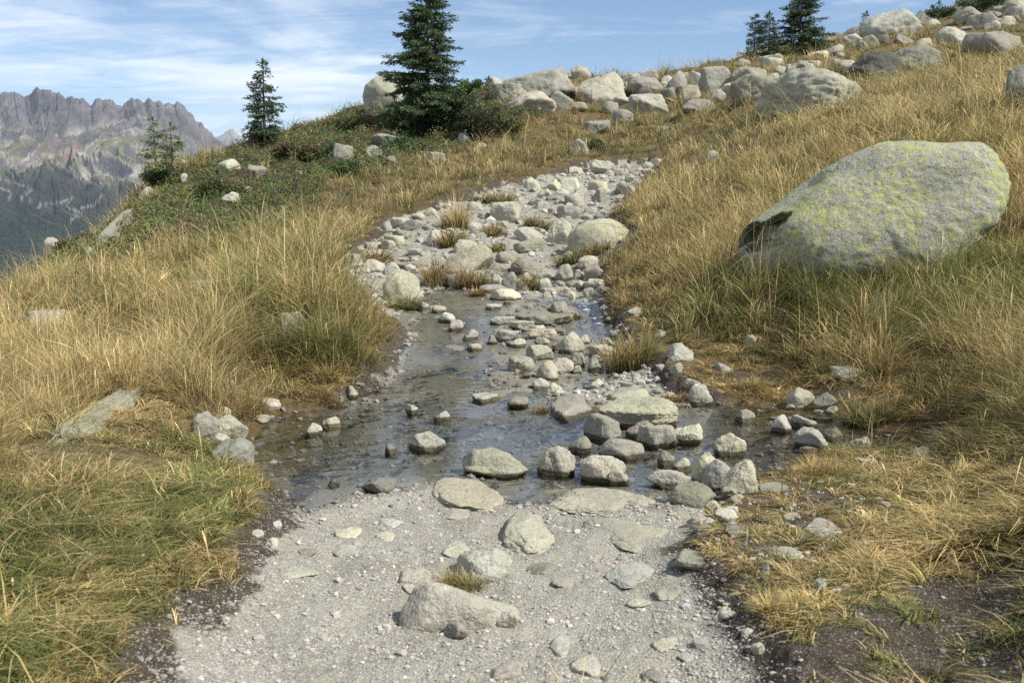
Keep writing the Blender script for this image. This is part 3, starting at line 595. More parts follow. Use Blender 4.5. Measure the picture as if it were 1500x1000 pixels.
SLAB = [ # stones standing in or beside the stream: x0 y0 x1 y1 style material label
(800,572,883,617,'s','w','broad flat slab with a mossy left edge where stream meets trickle'),
(874,585,995,627,'s','w','largest flat slab in the stream, black lichen flecks on its top'),
(886,567,968,592,'s','w','flat slab tucked directly behind the largest stream slab'),
(852,607,915,646,'a','g','angular grey-green rock at the left foot of the largest stream slab'),
(915,619,962,642,'r','p','white rounded rock in front of the largest stream slab'),
(931,622,991,657,'s','g','smooth blue-grey rock with sloping dark streaks in mid stream'),
(986,623,1030,650,'r','p','pale rounded block just right of the smooth streaked rock'),
(874,641,946,673,'r','g','rounded grey rock with dark flecked right half in mid stream'),
(785,654,844,697,'a','w','isolated pale block with dark wet base left of the stepping stones'),
(832,640,867,663,'a','g','small dark-topped rock beside the angular grey-green rock'),
(848,667,918,707,'r','w','long pale rock pointing at the lower slab with dark flecks on top'),
(890,690,924,711,'r','w','small wet stone wedged under the long flecked rock'),
(962,662,997,682,'r','p','little pale stone in the dark water between the rock rows'),
(984,672,1014,691,'a','w','small brown wet stone right of the little pale stone'),
(1012,663,1056,712,'r','p','upright pale rock leaning behind the grey twin by the pool edge'),
(1026,675,1073,721,'r','g','upright rounded grey rock, middle one of the three by the channel'),
(1055,678,1113,723,'a','p','bright white pointed rock, rightmost of the three by the channel'),
(1045,635,1093,668,'a','p','pointed pale rock standing alone in the right channel'),
(976,710,1047,743,'r','g','low rounded grey rock on the gravel below the upright trio'),
(944,687,1013,716,'r','g','long grey rock closing the stream beside the lower slab'),
(674,657,777,699,'a','y','wide domed rock with dark wet foot at the front of the pool'),
(595,634,654,662,'a','g','lone oblong stone with flat top and black wet side in the pool'),
(593,592,613,607,'a','w','tiny upright stone standing in the shallow upper pool'),
(634,603,661,617,'r','g','small low dark stone in the upper pool'),
(527,699,584,725,'a','d','dark hollowed stone lying on the gravel shore of the pool'),
(1007,564,1044,594,'a','p','bright white stone standing alone at the head of the right channel'),
(1075,601,1107,619,'r','g','small round grey stone alone in the right channel'),
(1128,609,1160,633,'r','y','round mossy yellow-green stone in the right channel'),
(1150,572,1193,600,'r','p','white topped stone with a dark base on the far bank of the channel'),
(1189,579,1231,600,'r','d','dark red-brown stone on the far bank touching the white topped one'),
(1158,609,1199,626,'a','g','flat stone with dark speckled top behind the domed channel stone'),
(1160,627,1213,657,'r','g','domed grey stone, largest of the right channel cluster'),
(1202,627,1239,646,'a','d','dark angular stone right of the domed channel stone'),
(1235,639,1274,665,'a','p','bright white stone at the right end of the channel cluster'),
(1333,656,1366,681,'a','p','pale stone half hidden by dry grass at the channel end'),
(1250,673,1287,691,'s','y','flat lichen stone in the turf below the channel'),
(1209,597,1229,608,'r','p','tiny pale stone just right of the speckled flat stone'),
(1150,592,1168,602,'r','p','tiny white stone at the foot of the white topped stone'),
(1168,655,1198,665,'r','d','low wet dark stone under the domed channel stone'),
(278,604,322,648,'a','g','grey blocky rock under the overhanging left bank'),
(316,612,365,643,'a','g','grey wedge shaped rock right of the blocky left bank rock'),
(302,636,337,654,'r','p','pale stone between the left bank rocks and the white oval one'),
(309,645,375,681,'r','p','white oval rock at the left end of the pool'),
(318,597,342,618,'a','p','small pale upright stone behind the wedge shaped rock'),
(381,585,412,600,'r','p','small white flat stone on the sandy left shore'),
(373,608,398,623,'a','p','small white stone in the shallows of the left shore'),
(322,553,349,579,'a','g','grey stone at the foot of the tall left tussock'),
(336,572,362,585,'r','p','small pale stone lying below the grey tussock foot stone'),
(446,621,473,639,'r','g','small grey wet stone, left of the pair in the left shallows'),
(471,611,501,627,'r','g','small grey wet stone, right of the pair in the left shallows'),
(562,650,588,665,'a','d','tiny dark stone left of the lone oblong pool stone'),
(480,702,498,713,'a','d','tiny dark stone breaking the water near the gravel shore'),
(742,583,775,598,'s','w','thin flat stone on the little gravel bar in the upper pool'),
(690,578,735,590,'s','g','low wet stone at the left of the gravel bar in the upper pool'),
(506,566,526,585,'a','g','small grey stone at the sandy foot of the big tussock'),
# along the trickle
(717,425,764,442,'r','p','smooth cream oval stone lying at the top of the wet trickle'),
(702,418,744,431,'r','g','flat grey stone behind the cream oval stone with grass on it'),
(711,446,736,454,'s','p','thin little pale stone below the cream oval stone'),
(752,460,842,478,'s','w','long narrow slab lying across the trickle'),
(717,466,755,478,'s','p','flat pale stone left of the long narrow slab'),
(746,471,783,484,'s','p','flat pale stone under the left half of the long narrow slab'),
(725,485,761,500,'s','p','flat pale stepping stone, leftmost of the lower stepping row'),
(776,478,803,488,'s','p','small flat stone between the long slab and the tilted thin slab'),
(773,483,816,498,'s','p','tilted thin slab in the trickle stepping stones'),
(745,497,771,509,'r','p','small pale cobble below the leftmost stepping stone'),
(811,488,857,518,'r','y','rounded dome stone with a yellow lichen patch in the trickle'),
(781,496,807,508,'a','g','small greenish stone left of the lichen dome stone'),
(769,507,812,530,'a','g','grey stone with a dark crack on top, below the greenish one'),
(743,525,784,546,'r','g','pale blocky stone at the lower left of the stepping stones'),
(785,530,819,558,'a','y','two-faced wedge stone, grey left and bright right side'),
(807,526,841,548,'a','p','white angular stone right of the two-faced wedge'),
(835,516,858,538,'r','g','rounded upright stone right of the white angular stone'),
(860,507,901,524,'s','p','flat oval stone at the right side of the trickle'),
(859,523,884,544,'a','p','pale crooked stone below the flat oval stone'),
(840,537,852,550,'a','g','tiny grey stone between the upright and crooked stones'),
(779,555,809,572,'a','p','pale stone at the mouth of the trickle above the pool'),
(800,562,825,577,'r','p','oval pale stone in front of the trickle mouth stone'),
(809,572,831,581,'r','p','low pale stone against the broad flat slab'),
(849,492,864,506,'a','p','small pale stone touching the lichen dome stone'),
(884,498,903,509,'r','p','small pale stone behind the flat oval stone'),
(684,504,708,515,'r','p','little pale stone alone in the wet gravel left of the steps'),
(713,492,729,505,'a','g','little grey stone left of the stepping row'),
(641,459,668,473,'r','p','pale stone, second in the line along the trickle left edge'),
(656,469,679,485,'a','p','pale stone, third in the line along the trickle left edge'),
(677,484,701,498,'a','g','mossy stone, last in the line along the trickle left edge'),
(612,446,632,458,'a','p','white pebble-like stone, first in the line along the trickle left edge'),
(632,448,656,458,'r','g','low stone beside the first stone of the trickle line'),
(806,443,823,461,'a','p','small pale stone on the dark mud right of the trickle top'),
(816,443,832,459,'a','y','small lichen stone paired with the pale one on dark mud'),
(833,430,843,441,'r','p','tiny white stone above the lichen pair on dark mud'),
(818,425,846,437,'r','y','low rounded stone with grass at its foot right of the trickle top'),
(853,424,874,438,'a','y','grey lichen stone on the dark mud by the right turf'),
(841,458,849,466,'r','p','tiny pale stone at the right end of the long slab'),
(911,450,943,465,'r','y','smooth oval lichen stone in the right turf'),
(977,505,1016,531,'a','y','yellow lichen pointed stone on the right bank'),
(979,533,1001,549,'a','g','small grey stone below the yellow pointed stone'),
(1046,534,1071,547,'r','g','small flat grey stone on the wet right bank'),
(1000,556,1026,568,'r','g','grey pebble stone behind the white channel head stone'),
(1214,540,1263,562,'s','g','low flat grey stone in the boggy turf above the channel'),
(1088,493,1108,508,'a','g','little grey stone in the turf below the huge boulder'),
(957,484,975,497,'r','y','small lichen stone on top of the right bank tussock'),
# upper path
(862,236,907,258,'a','p','white peaked stone at the top bend of the path'),
(765,262,793,282,'a','p','white stone starting the kerb of the far path edge'),
(717,298,764,328,'r','y','rounded grey-green rock in the middle of the upper path'),
(624,339,662,362,'a','p','angular pale block with dark underside on the left path branch'),
(684,327,714,347,'a','p','white stone beside the dry tuft on the upper path'),
(829,322,929,371,'r','y','big whale-backed rock with lichen tail at the right path edge'),
(799,321,841,360,'a','p','tilted pale slab standing left of the whale-backed rock'),
(751,350,801,371,'r','y','flattened rock with a yellow lichen cap in the path middle'),
(752,335,797,357,'r','g','greenish slab above the lichen capped rock'),
(649,360,725,404,'r','g','large domed pale rock above the trickle head'),
(664,353,702,373,'r','y','yellowish rock behind the large domed rock'),
(655,396,689,423,'a','g','triangular grey rock under the large domed rock'),
(726,368,759,386,'a','p','small white rock right of the large domed rock'),
(747,379,804,402,'r','y','wide low rock with flat lichen top above the trickle'),
(734,399,760,425,'a','g','upright angular rock below the wide low rock'),
(716,404,737,419,'r','p','small pale stone left of the upright angular rock'),
(560,399,623,442,'a','g','big pale tooth shaped rock at the left path edge'),
(509,374,534,389,'r','p','pale stone at the leftmost corner of the path'),
(531,382,567,401,'a','p','pale flat stone in front of the leftmost corner stone'),
(559,385,587,403,'a','p','pale stone between the corner stones and the tooth shaped rock'),
(812,389,841,410,'a','p','pale broken rock on mud below the whale-backed rock'),
(846,377,876,394,'r','p','flat pale rock on mud at the right turf edge'),
(855,389,889,411,'a','g','blocky grey rock under the flat pale mud rock'),
(856,411,887,426,'s','y','flat layered rock with green lichen at the right turf edge'),
(786,409,809,429,'a','p','narrow leaning pale stone on the mud'),
(800,425,815,433,'r','p','tiny white stone below the narrow leaning stone'),
(838,408,849,418,'r','p','tiny white stone in the mud centre'),
(571,321,600,334,'s','p','flat pale stone of the left path branch under the bank'),
(588,324,617,340,'a','g','tilted grey stone of the left path branch'),
(560,326,575,342,'a','g','small upright stone at the foot of the left bank'),
(602,313,623,323,'r','p','oval white stone of the left path branch near the bank'),
(562,347,594,363,'s','p','flat buried stone at the left of the branch'),
(597,366,620,378,'s','p','flat pale stone before the angular pale block'),
(534,356,565,368,'s','p','thin slab at the bank foot left of the branch'),
(684,298,709,310,'r','g','low grey stone above the tall dry tuft'),
(620,305,640,318,'r','p','pale stone at the bank foot right of the oval white one'),
(819,262,851,281,'a','p','pale kerb stone, middle of the far path edge'),
(800,265,822,281,'r','p','pale rounded kerb stone left of the middle kerb stone'),
(861,266,893,281,'s','p','broad flat paving stone near the top of the path'),
(866,279,887,298,'a','p','grey-white paving stone below the broad flat one'),
(826,287,858,303,'s','p','thin pale paving slab in the upper path middle'),
(815,302,851,321,'s','p','large pale paving slab above the whale-backed rock'),
(782,297,805,311,'a','g','bluish paving stone left of the thin pale slab'),
(801,285,821,296,'a','g','small dark kerb wedge above the bluish paving stone'),
(926,246,944,256,'r','p','pale stone, lowest of three at the vanishing path'),
(938,239,957,250,'r','p','pale stone, middle of three at the vanishing path'),
(953,234,970,243,'s','p','pale flat stone, topmost of three at the vanishing path'),
(908,240,925,252,'a','p','small stone right of the white peaked stone'),
(779,322,806,337,'s','p','thin pale slab in front of the dry turf island'),
(700,313,722,323,'s','p','thin pale stone left of the rounded grey-green rock'),
(833,245,855,258,'a','p','small pale stone left of the white peaked stone'),
# foreground trail
(733,735,816,810,'s','f','half buried pale bedrock hump in the trail below the pool'),
(836,744,996,806,'s','f','wide buried bedrock slab with green lichen spot in the trail'),
(800,706,966,757,'s','f','long pale slab with dark flecks on the pool front edge'),
(629,687,743,748,'s','f','flat broken slab at the pool front left of the bedrock hump'),
(664,804,754,855,'a','f','pale rock behind the long trail rock with grass at its left'),
(651,913,689,939,'r','f','fist sized pale stone in front of the long trail rock'),
(883,811,962,861,'s','f','narrow pale slanting stone in the trail centre right'),
(985,802,1074,832,'s','g','grey slab with turf behind it at the right trail edge'),
(958,854,1001,880,'s','g','square grey stone flush with the right trail edge'),
(396,823,470,849,'s','f','low cream bedrock patch at the left of the trail'),
(803,924,836,963,'s','f','thin grey stone sunk in the lower trail'),
(726,896,764,922,'a','f','small block against the right end of the long trail rock'),
(640,740,690,762,'s','f','small pale slab of the shore gravel'),
(397,766,414,780,'a','p','small pale stone on the soil of the left trail bank'),
(388,790,409,808,'a','p','pale stone below the left trail bank'),
(368,779,388,791,'r','p','small stone stuck in the dark left trail bank'),
(1178,757,1236,786,'s','g','flat grey stone with moss on its left in the right turf'),
(1146,747,1174,763,'s','g','small flat stone behind the mossy one in the right turf'),
(1061,767,1094,787,'s','g','pale flat stone on the gravel below the white pointed rock'),
(1127,799,1177,820,'s','g','long flat stone in the bare soil of the right turf'),
(1188,794,1219,807,'s','g','small flat stone right of the long flat soil stone'),
(1090,878,1113,898,'a','g','bluish stone left of the pale fringe tuft'),
(1048,884,1087,907,'s','p','pale broken stone on mossy soil at the right trail edge'),
(1098,944,1126,962,'a','p','pale stone in the lower right trail rubble'),
(1116,828,1128,846,'a','g','small upright stone under the long flat soil stone'),
(1110,705,1165,722,'s','y','flat lichen stone in the turf right of the white pointed rock'),
(1192,850,1210,872,'a','g','dark blue-grey stone right of the pale fringe tuft'),
# rocks in the left meadow
(33,456,106,478,'s','y','lichen topped rock lying in the far left meadow grass'),
(408,459,446,503,'s','g','grey slab hidden in the grass of the big tussock'),
(281,412,311,434,'s','g','pale slanting stone among the tall meadow grass'),
(319,234,352,253,'r','p','white rounded rock on the heath below the lone tree'),
(264,256,276,269,'a','p','tiny white stone near the twin larches'),
(362,243,393,265,'a','p','white slanting rock on the heath right of the rounded one'),
(203,275,230,293,'a','g','grey rock on the left ridge line'),
(325,285,352,302,'a','p','pale rock in the heath above the meadow'),
(357,273,370,284,'a','p','small pale stone above the pale heath rock'),
(62,344,96,373,'a','g','brownish outcrop on the left skyline'),
(80,337,94,349,'r','g','small round stone on top of the left skyline outcrop'),
(123,362,142,378,'a','g','small grey outcrop below the long pale one'),
(545,200,584,215,'a','p','white flat topped rock left of the big spruce foot'),
(536,214,562,231,'a','p','white rock under the flat topped one'),
(487,212,518,236,'a','p','white peaked rock at the end of the heath'),
(671,196,690,210,'a','p','pale stone under the spruce thicket'),
(694,210,717,220,'r','p','pale flat stone in the grass under the spruce thicket'),
(627,225,655,240,'s','g','flat rock half sunk below the spruce thicket'),
(565,230,580,240,'s','g','grey stone at the heath and meadow border'),
(586,130,600,140,'a','g','small stone beside the left skyline boulder'),
# skyline boulder field
(531,110,594,164,'r','g','large round boulder with dark lower left side, left of the spruce'),
(739,102,834,142,'r','w','broad peaked boulder, tallest in the middle skyline'),
(746,136,812,168,'a','p','white wedge boulder below the broad peaked one'),
(845,109,919,152,'r','y','greenish boulder with a dark notch, centre of the boulder field'),
(804,137,837,161,'r','g','small round boulder between the white wedge and greenish boulders'),
(921,115,970,141,'a','p','slanting white block right of the greenish boulder'),
(930,129,957,148,'r','d','dark stone under the slanting white block'),
(924,138,976,169,'a','p','white block in front of the dark stone'),
(897,162,928,183,'a','g','grey stone lying in grass in front of the boulder field'),
(853,178,894,197,'s','g','flat grey stone in the grass above the path bend'),
(838,205,864,227,'a','p','squarish pale stone in the grass above the path kerb'),
(711,116,740,131,'r','p','pale boulder peeking out right of the spruce'),
(721,127,759,151,'s','p','low white boulder right of the spruce thicket'),
(751,121,780,142,'r','g','grey boulder in front of the broad peaked one'),
(832,130,856,147,'r','g','small grey boulder left foot of the greenish boulder'),
(935,105,966,123,'a','w','brown-white boulder on the skyline behind the slanting block'),
(969,112,986,125,'r','p','small pale boulder between the skyline blocks'),
(977,107,1004,133,'r','w','warm grey boulder on the skyline'),
(969,131,991,148,'r','p','pale stone below the warm grey boulder'),
(989,130,1003,146,'r','d','dark stone beside the paired pale boulders'),
(828,153,860,165,'s','p','low pale stone below the greenish boulder'),
(1025,102,1073,137,'r','p','white egg shaped boulder right of the skyline middle'),
(999,107,1030,130,'r','g','grey boulder left of the white egg shaped one'),
(999,127,1029,146,'r','p','white stone below the grey boulder'),
(1002,147,1044,166,'r','p','pale flat boulder lowest in the middle boulder group'),
(1041,133,1067,151,'r','p','pale stone under the white egg shaped boulder'),
(1053,122,1091,144,'r','p','pale boulder touching the long dark boulder'),
(1074,112,1152,152,'a','g','long grey boulder in shadow left of the big white slab'),
(1071,100,1107,122,'r','g','grey boulder on the slope behind the long grey one'),
(1112,105,1248,169,'a','p','big white slab boulder sloping left in the right meadow'),
(1249,80,1317,119,'a','d','dark shadowed boulder at the left of the upper right pair'),  # its shadow is put into the colour by the dark granite
(1300,70,1376,104,'a','p','pale broad boulder behind the dark shadowed one'),
(1265,16,1341,54,'a','p','big pale sloping slab on the top right skyline'),
(1417,47,1494,84,'a','y','broad greenish boulder near the top right corner'),
(1376,42,1422,70,'a','p','pale leaning boulder left of the broad greenish one'),
(1399,13,1446,34,'a','p','pale block on the top right skyline under the dark shrub'),
(1455,25,1487,42,'r','p','pale boulder below the top right dark shrub'),
(1235,52,1266,67,'r','p','rounded white boulder left under the big sloping slab'),
(1263,54,1286,71,'r','p','white stone right of the rounded white boulder'),
(1282,53,1303,70,'a','d','dark stone at the lower end of the big sloping slab'),
(1131,98,1156,113,'r','p','white stone above the long grey boulder'),
(1150,94,1192,112,'s','p','long white stone above the big white slab'),
(1478,102,1545,170,'a','d','dark rock cut off by the right photo edge'),  # dark granite paints in the shade of its left-facing side
(1035,222,1054,239,'a','p','small white stone in the meadow left of the huge boulder'),
(1213,124,1240,140,'r','w','small brown stone at the right end of the big white slab'),
(1075,88,1098,100,'r','g','small skyline boulder under the right pair of spruces'),
(1210,88,1232,100,'r','p','pale stone in the dry grass above the big white slab'),
(1255,62,1272,76,'a','p','small white stone below the rounded white boulder'),
(1310,52,1335,66,'r','p','small pale boulder below the big sloping slab'),
(1340,58,1366,72,'a','p','small pale block right under the big sloping slab'),
(1352,30,1375,42,'r','p','small pale boulder right of the big sloping slab'),
(945,186,985,196,'s','g','low grey stone row in the grass left of the right meadow'),
]
for (x0, y0, x1, y1, st, mt, lb) in SLAB:
    kw = {}
    if st == 's' and y0 > 680: kw = dict(flat=.22)
    if mt == 'f': kw = dict(flat=.19, seed=int(x0)+3, style='a') if st == 's' else dict(sink=.45, dfac=.9, seed=int(x0)+3)
    if (x0, y0) in ((800,572), (886,567)): kw = dict(flat=.30, style='a')
    if lb.startswith('half buried'): kw['flat'] = .20
    big = (x1-x0) > 45 and y1 < 175
    if y1 < 175:
        kw['seed'] = int(x0*5+y1*17); xm = (x0+x1)/2; f_ = 1.14 if st != 's' else 1.05; y0 = y1-(y1-y0)*1.08; x0, x1 = xm-(xm-x0)*f_, xm+(x1-xm)*f_
    if y0 > 440 and st == 'r' and int(x0+y0) % 3 and 'flat' not in kw: kw['style'] = 'a'
    if y1 < 175 or 240 < y0 < 430:
        if st == 'r': kw['style'] = 'c' if x1-x0 > 45 else 'a'; kw['calm'] = .75
        kw['tone'] = (.76 if y0 < 175 else .90)+.24*(int(x0*7+y1*3) % 11)/10
    if lb.startswith('large round boulder'): kw.update(style='b', calm=1.3, outline=[(531,140),(535,124),(550,113),(573,110),(590,116),(597,140),(594,162),(548,163),(535,154)])
    if x0 == 829: kw.update(style='b', calm=1.5)
    rock(x0, y0, x1, y1, kw.pop('style', st), mt, lb, name='boulder' if big else 'rock' if (x1-x0) > 30 else 'stone', cat='boulder' if big else 'rock' if (x1-x0) > 30 else 'stone', **kw)
rock(573,848,764,922,'b','f','long pale trail rock, highest at its left end, in the lower trail', seed=4, dfac=.42, sink=.5, sub=6, planes=[(-.1,-.6,.7,.6),(.1,.2,1,.6),(-.8,-.3,.4,.7)],
  outline=[(574,918),(588,890),(606,860),(622,849),(650,853),(690,868),(735,880),(760,886),(765,906),(735,912),(690,917),(640,921),(600,922)])
ground_slab((56,660),(226,554),.34,.24,'y','long grey lichen slab lying sunk in the left grass',8,.22)
ground_slab((146,368),(192,318),.34,.36,'g','long pale outcrop slanting down the left heath',9,.55)
# small single stones of the path rubble, the shore and the boulder field
g = rng(77); NSM = 0
def smalls(n, poly, smin, smax, label, group, mats='pppgg', clear=1.0):
    fl = 'flush' in label
    global NSM
    P = wpoly(poly); lo, hi = P.min(0), P.max(0); k = 0; tries = 0
    while k < n and tries < 6000:
        tries += 1
        x, y = g.uniform(lo, hi)
        if sdf(np.array([x]), np.array([y]), P)[0] > 0: continue
        if any((x-a)**2+(y-b)**2 < (r*clear+.05)**2 for a, b, r, _ in ROCKS): continue
        z = float(gmap(GZ, np.array([x]), np.array([y]))[0]); px, py = to_px(x, y, z)
        s = g.uniform(smin, smax)*g.uniform(.7, 1.25)/y*F; asp = g.uniform(.38, .72)
        rock(px-s/2, py-s*asp, px+s/2, py, g.choice(['a', 'a', 's']), g.choice(list(mats)), label, group, seed=int(g.integers(1e6)), name='stone', cat='stone', sink=.4, at=(px, py), sub=4, flat=.25 if fl else None)
        k += 1; NSM += 1
smalls(40, [(700,345),(720,300),(790,272),(870,258),(955,238),(960,246),(920,285),(890,318),(840,320),(800,350),(760,345)], .14, .36, 'small pale angular stone in the rubble of the upper path', 'rubble stones of the upper path')
smalls(24, [(505,400),(525,370),(570,335),(640,312),(690,300),(690,330),(640,365),(650,395),(600,400),(560,410)], .10, .26, 'small pale stone in the rubble of the left path branch', 'rubble stones of the left path branch')
smalls(14, [(700,400),(760,375),(830,362),(890,380),(880,430),(800,430),(720,425)], .10, .24, 'small stone on the muddy path above the trickle', 'stones on the muddy path')
smalls(14, [(840,545),(900,520),(960,545),(1010,570),(990,585),(900,566),(850,560)], .05, .12, 'small grey stone on the gravel spit above the stream slabs', 'stones on the gravel spit', 'gpg')
smalls(10, [(1000,740),(1060,730),(1090,760),(1040,800),(1000,790)], .05, .11, 'small white stone on the gravel by the right trail edge', 'stones by the right trail edge', 'ppg')
smalls(16, [(1380,70),(1400,45),(1440,22),(1490,15),(1490,50),(1440,50),(1410,75)], .5, 1.3, 'pale boulder among many on the top right hillside', 'boulders on the top right hillside')
smalls(30, [(735,140),(800,118),(900,116),(1000,112),(1100,98),(1240,80),(1250,110),(1130,130),(1050,150),(950,168),(850,160),(760,160)], .35, 1.1, 'small grey boulder among the jumble along the skyline field', 'small boulders of the skyline field', 'pggw', .55)
smalls(18, [(300,960),(420,800),(560,760),(900,800),(1000,860),(1050,980),(700,990)], .07, .17, 'small stone sunk almost flush in the trail gravel', 'stones sunk in the trail', 'ffpg')
# ------------------------------------------------------------------ gravel: far too many pebbles to count
m_peb, t, out = new_mat('gravel_stone')
pc = t.attr('tint', out='Color'); co = t.n.new('ShaderNodeTexCoord').outputs['Object']
nn = t.noise(co, 160, 3, .7)
principled(t, out, t.mix(t.ramp(nn, .4, .65, 0, .35), pc, (.18, .175, .16)), .9, None, .25)
def scatter_pebbles(name, n, Y0, Y1, dens, s0, s1, label, seed, tone=1.0, lod=.75, sub=1, u0=-.6, u1=.6):
    g = rng(seed); u = g.uniform(u0, u1, n); l = g.uniform(math.log(Y0), math.log(Y1), n)
    k = g.uniform(size=n) < bil(dens, UC, LR, u, l); u = u[k]; l = l[k]; Y = np.exp(l); X = u*Y; Z = bil(GZ, UC, LR, u, l)
    n = len(u); s = np.exp(g.normal(0, .42, n))*s0*np.maximum(1, (Y/4.5))**lod; s = np.minimum(s, s1*np.maximum(1, Y/4.5)**lod)
    D, f = ico(sub); nv = len(D)
    J = 1+g.normal(0, .17, (n, nv)); a = g.uniform(0, 6.283, n); sc = np.stack([g.uniform(.75, 1.35, n), g.uniform(.7, 1.1, n), g.uniform(.45, .85, n)], 1)*s[:, None]
    V = D[None]*J[..., None]*sc[:, None, :]
    ca, sa_ = np.cos(a)[:, None], np.sin(a)[:, None]
    V = np.stack([V[..., 0]*ca-V[..., 1]*sa_+X[:, None], V[..., 0]*sa_+V[..., 1]*ca+Y[:, None], V[..., 2]+(Z+s*.18)[:, None]], -1)
    FF = (f[None]+np.arange(n)[:, None, None]*nv).reshape(-1, 3)
    b = np.clip(g.normal(.36, .085, n), .12, .58)*tone
    wz = bil(wetz, UC, LR, u, l); b = b*(1-.55*wz)*(1-.38*np.clip(bil(soil, UC, LR, u, l)*1.3, 0, 1)*g.uniform(.3, 1.2, n))
    tint = np.stack([b*g.uniform(.99, 1.04, n), b*.955, b*g.uniform(.80, .90, n)], 1)
    me = mk_mesh(name, V.reshape(-1, 3), FF, [m_peb], {'tint': np.repeat(tint, nv, 0)}, smooth=False)
    return link(name, me, label=label, cat='gravel', kind='stuff')
clump = sstep(.30, .75, .5+.9*fbm2(GX*2.4, GY*2.4, 4, .6, seed=51))
edge = sstep(-.55, -.05, sPATH)
fg = path*(1-pool)*(1-tri)*sstep(6.8, 6.0, GY)
scatter_pebbles('gravel', 110000, 2.3, 6.6, fg*(.20+.45*clump*clump+.18*edge*edge), .0042, .022, 'loose pale gravel of the trail in the foreground', 61)
shore = path*sstep(.45, .02, sPOOL)*sstep(-.05, .03, sPOOL)*(1-tri)+sstep(.15,-.2,sMIX)*.22
scatter_pebbles('gravel', 26000, 2.6, 9.5, np.clip(shore+fg*.10*clump, 0, 1), .010, .038, 'coarser white gravel along the pool shore', 62, 1.12)
upg = path*(1-tri*(.5+.5*sheet))*(1-pool)*sstep(7.2, 8.5, GY)*(1-.6*np.clip(midpath*1.3, 0, 1))
scatter_pebbles('gravel', 40000, 7.2, 32, upg*(.14+.6*clump), .012, .075, 'broken pale rubble of the upper path', 63, 1.0, .85)
bedg = np.maximum(pool, tri)*(.12+.40*clump)*(1-.85*sheet*tri)
scatter_pebbles('gravel', 22000, 4.6, 16, bedg, .012, .06, 'wet pebbles of the stream bed', 64, 1.1, .6)
scatter_pebbles('gravel', 9000, 2.4, 6, sstep(.05, -.15, sMUD)*(.08+.3*clump)+sstep(.2,-.1,sBANK)*.25, .006, .02, 'small stones on the dark bare soil', 65, .8)

# ------------------------------------------------------------------ grass
def leaf_mat(name, transl=.42, rough=.6):
    m, t, out = new_mat(name); c = t.attr('tint', out='Color')
    p = t.n.new('ShaderNodeBsdfPrincipled'); t.l.new(c, p.inputs['Base Color']); p.inputs['Roughness'].default_value = rough; p.inputs['Specular IOR Level'].default_value = .25
    tl = t.n.new('ShaderNodeBsdfTranslucent'); t.l.new(c, tl.inputs[0])
    mx = t.n.new('ShaderNodeMixShader'); mx.inputs[0].default_value = transl
    t.l.new(p.outputs[0], mx.inputs[1]); t.l.new(tl.outputs[0], mx.inputs[2]); t.l.new(mx.outputs[0], out.inputs[0]); return m
m_grass = leaf_mat('grass_blades'); m_leaf = leaf_mat('shrub_leaves', .25, .5); m_needle = leaf_mat('conifer_needles', .2, .55)
def blade_geo(P, H, W, az, bend, cb, ct, seg=3, g=None, head=False):
    """curved tapering blades -> vertices, quads, colours"""
    n = len(P); ts = np.linspace(0, 1, seg+1); dx, dy = np.cos(az), np.sin(az)
    tw = az+math.pi/2+g.normal(0, .7, n); wx, wy = np.cos(tw), np.sin(tw)
    Vs = []; Cs = []
    for tt in ts:
        out_ = bend*H*(tt**1.7); up = H*(tt-.45*np.clip(bend, 0, 1.6)*tt**2.2)
        c = P+np.stack([dx*out_, dy*out_, up], 1); ww = W*.5*(1-tt**1.6*.88) if not head else W*.5*(1.0 if tt < .7 else 2.3 if tt < .9 else .3)
        off = np.stack([wx*ww, wy*ww, np.zeros(n)], 1); Vs += [c-off, c+off]
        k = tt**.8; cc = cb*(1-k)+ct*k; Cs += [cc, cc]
    V = np.stack(Vs, 1).reshape(-1, 3); Cc = np.stack(Cs, 1).reshape(-1, 3)
    i = np.arange(n)[:, None]*(2*(seg+1)); Fq = np.concatenate([i+np.array([[2*s_, 2*s_+1, 2*s_+3, 2*s_+2]]) for s_ in range(seg)], 0)
    return V, Fq, Cc
TAN = np.array([.63, .475, .205]); STRAW = np.array([.88, .71, .37]); BROWN = np.array([.26, .165, .085]); GREEN = np.array([.15, .19, .052]); OLIVE = np.array([.265, .262, .085]); DARKG = np.array([.05, .07, .02]); ORANGE = np.array([.33, .205, .085])
def grass_colors(n, green, g, pale=0.0, orange=0.0):
    r = g.uniform(size=n); gr = np.clip(green, 0, 1)
    ct = TAN*(1-r[:, None])+STRAW*r[:, None]
    isb = g.uniform(size=n) < .16; ct[isb] = BROWN*1.5
    isg = g.uniform(size=n) < gr; mixv = g.uniform(0, 1, n)[:, None]; ct[isg] = (GREEN*mixv+OLIVE*1.15*(1-mixv))[isg]
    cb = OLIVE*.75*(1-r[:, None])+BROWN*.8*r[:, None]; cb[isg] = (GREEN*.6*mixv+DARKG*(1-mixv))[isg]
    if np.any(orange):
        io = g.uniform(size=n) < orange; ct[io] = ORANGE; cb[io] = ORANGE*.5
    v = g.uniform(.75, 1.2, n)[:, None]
    return cb*v*.66, ct*v*(1+pale*.35)  # blade bases darkened: shade of the gaps between blades painted in
GREENM = np.clip(.27+.6*fbm2(GX*.55, GY*.55, 4, seed=71)+.5*fbm2(GX*2.2, GY*2.2, 3, seed=70)+.85*sstep(.3, -.6, sGL)*sstep(-.30, .10, fbm2(GX*1.3, GY*1.3, 3, seed=72)+.12)+.42*sstep(.2, -.4, sMUD)-.15*sstep(.2, -.3, sPL)+.16*sstep(.2, -.4, sTUS), 0, .95)
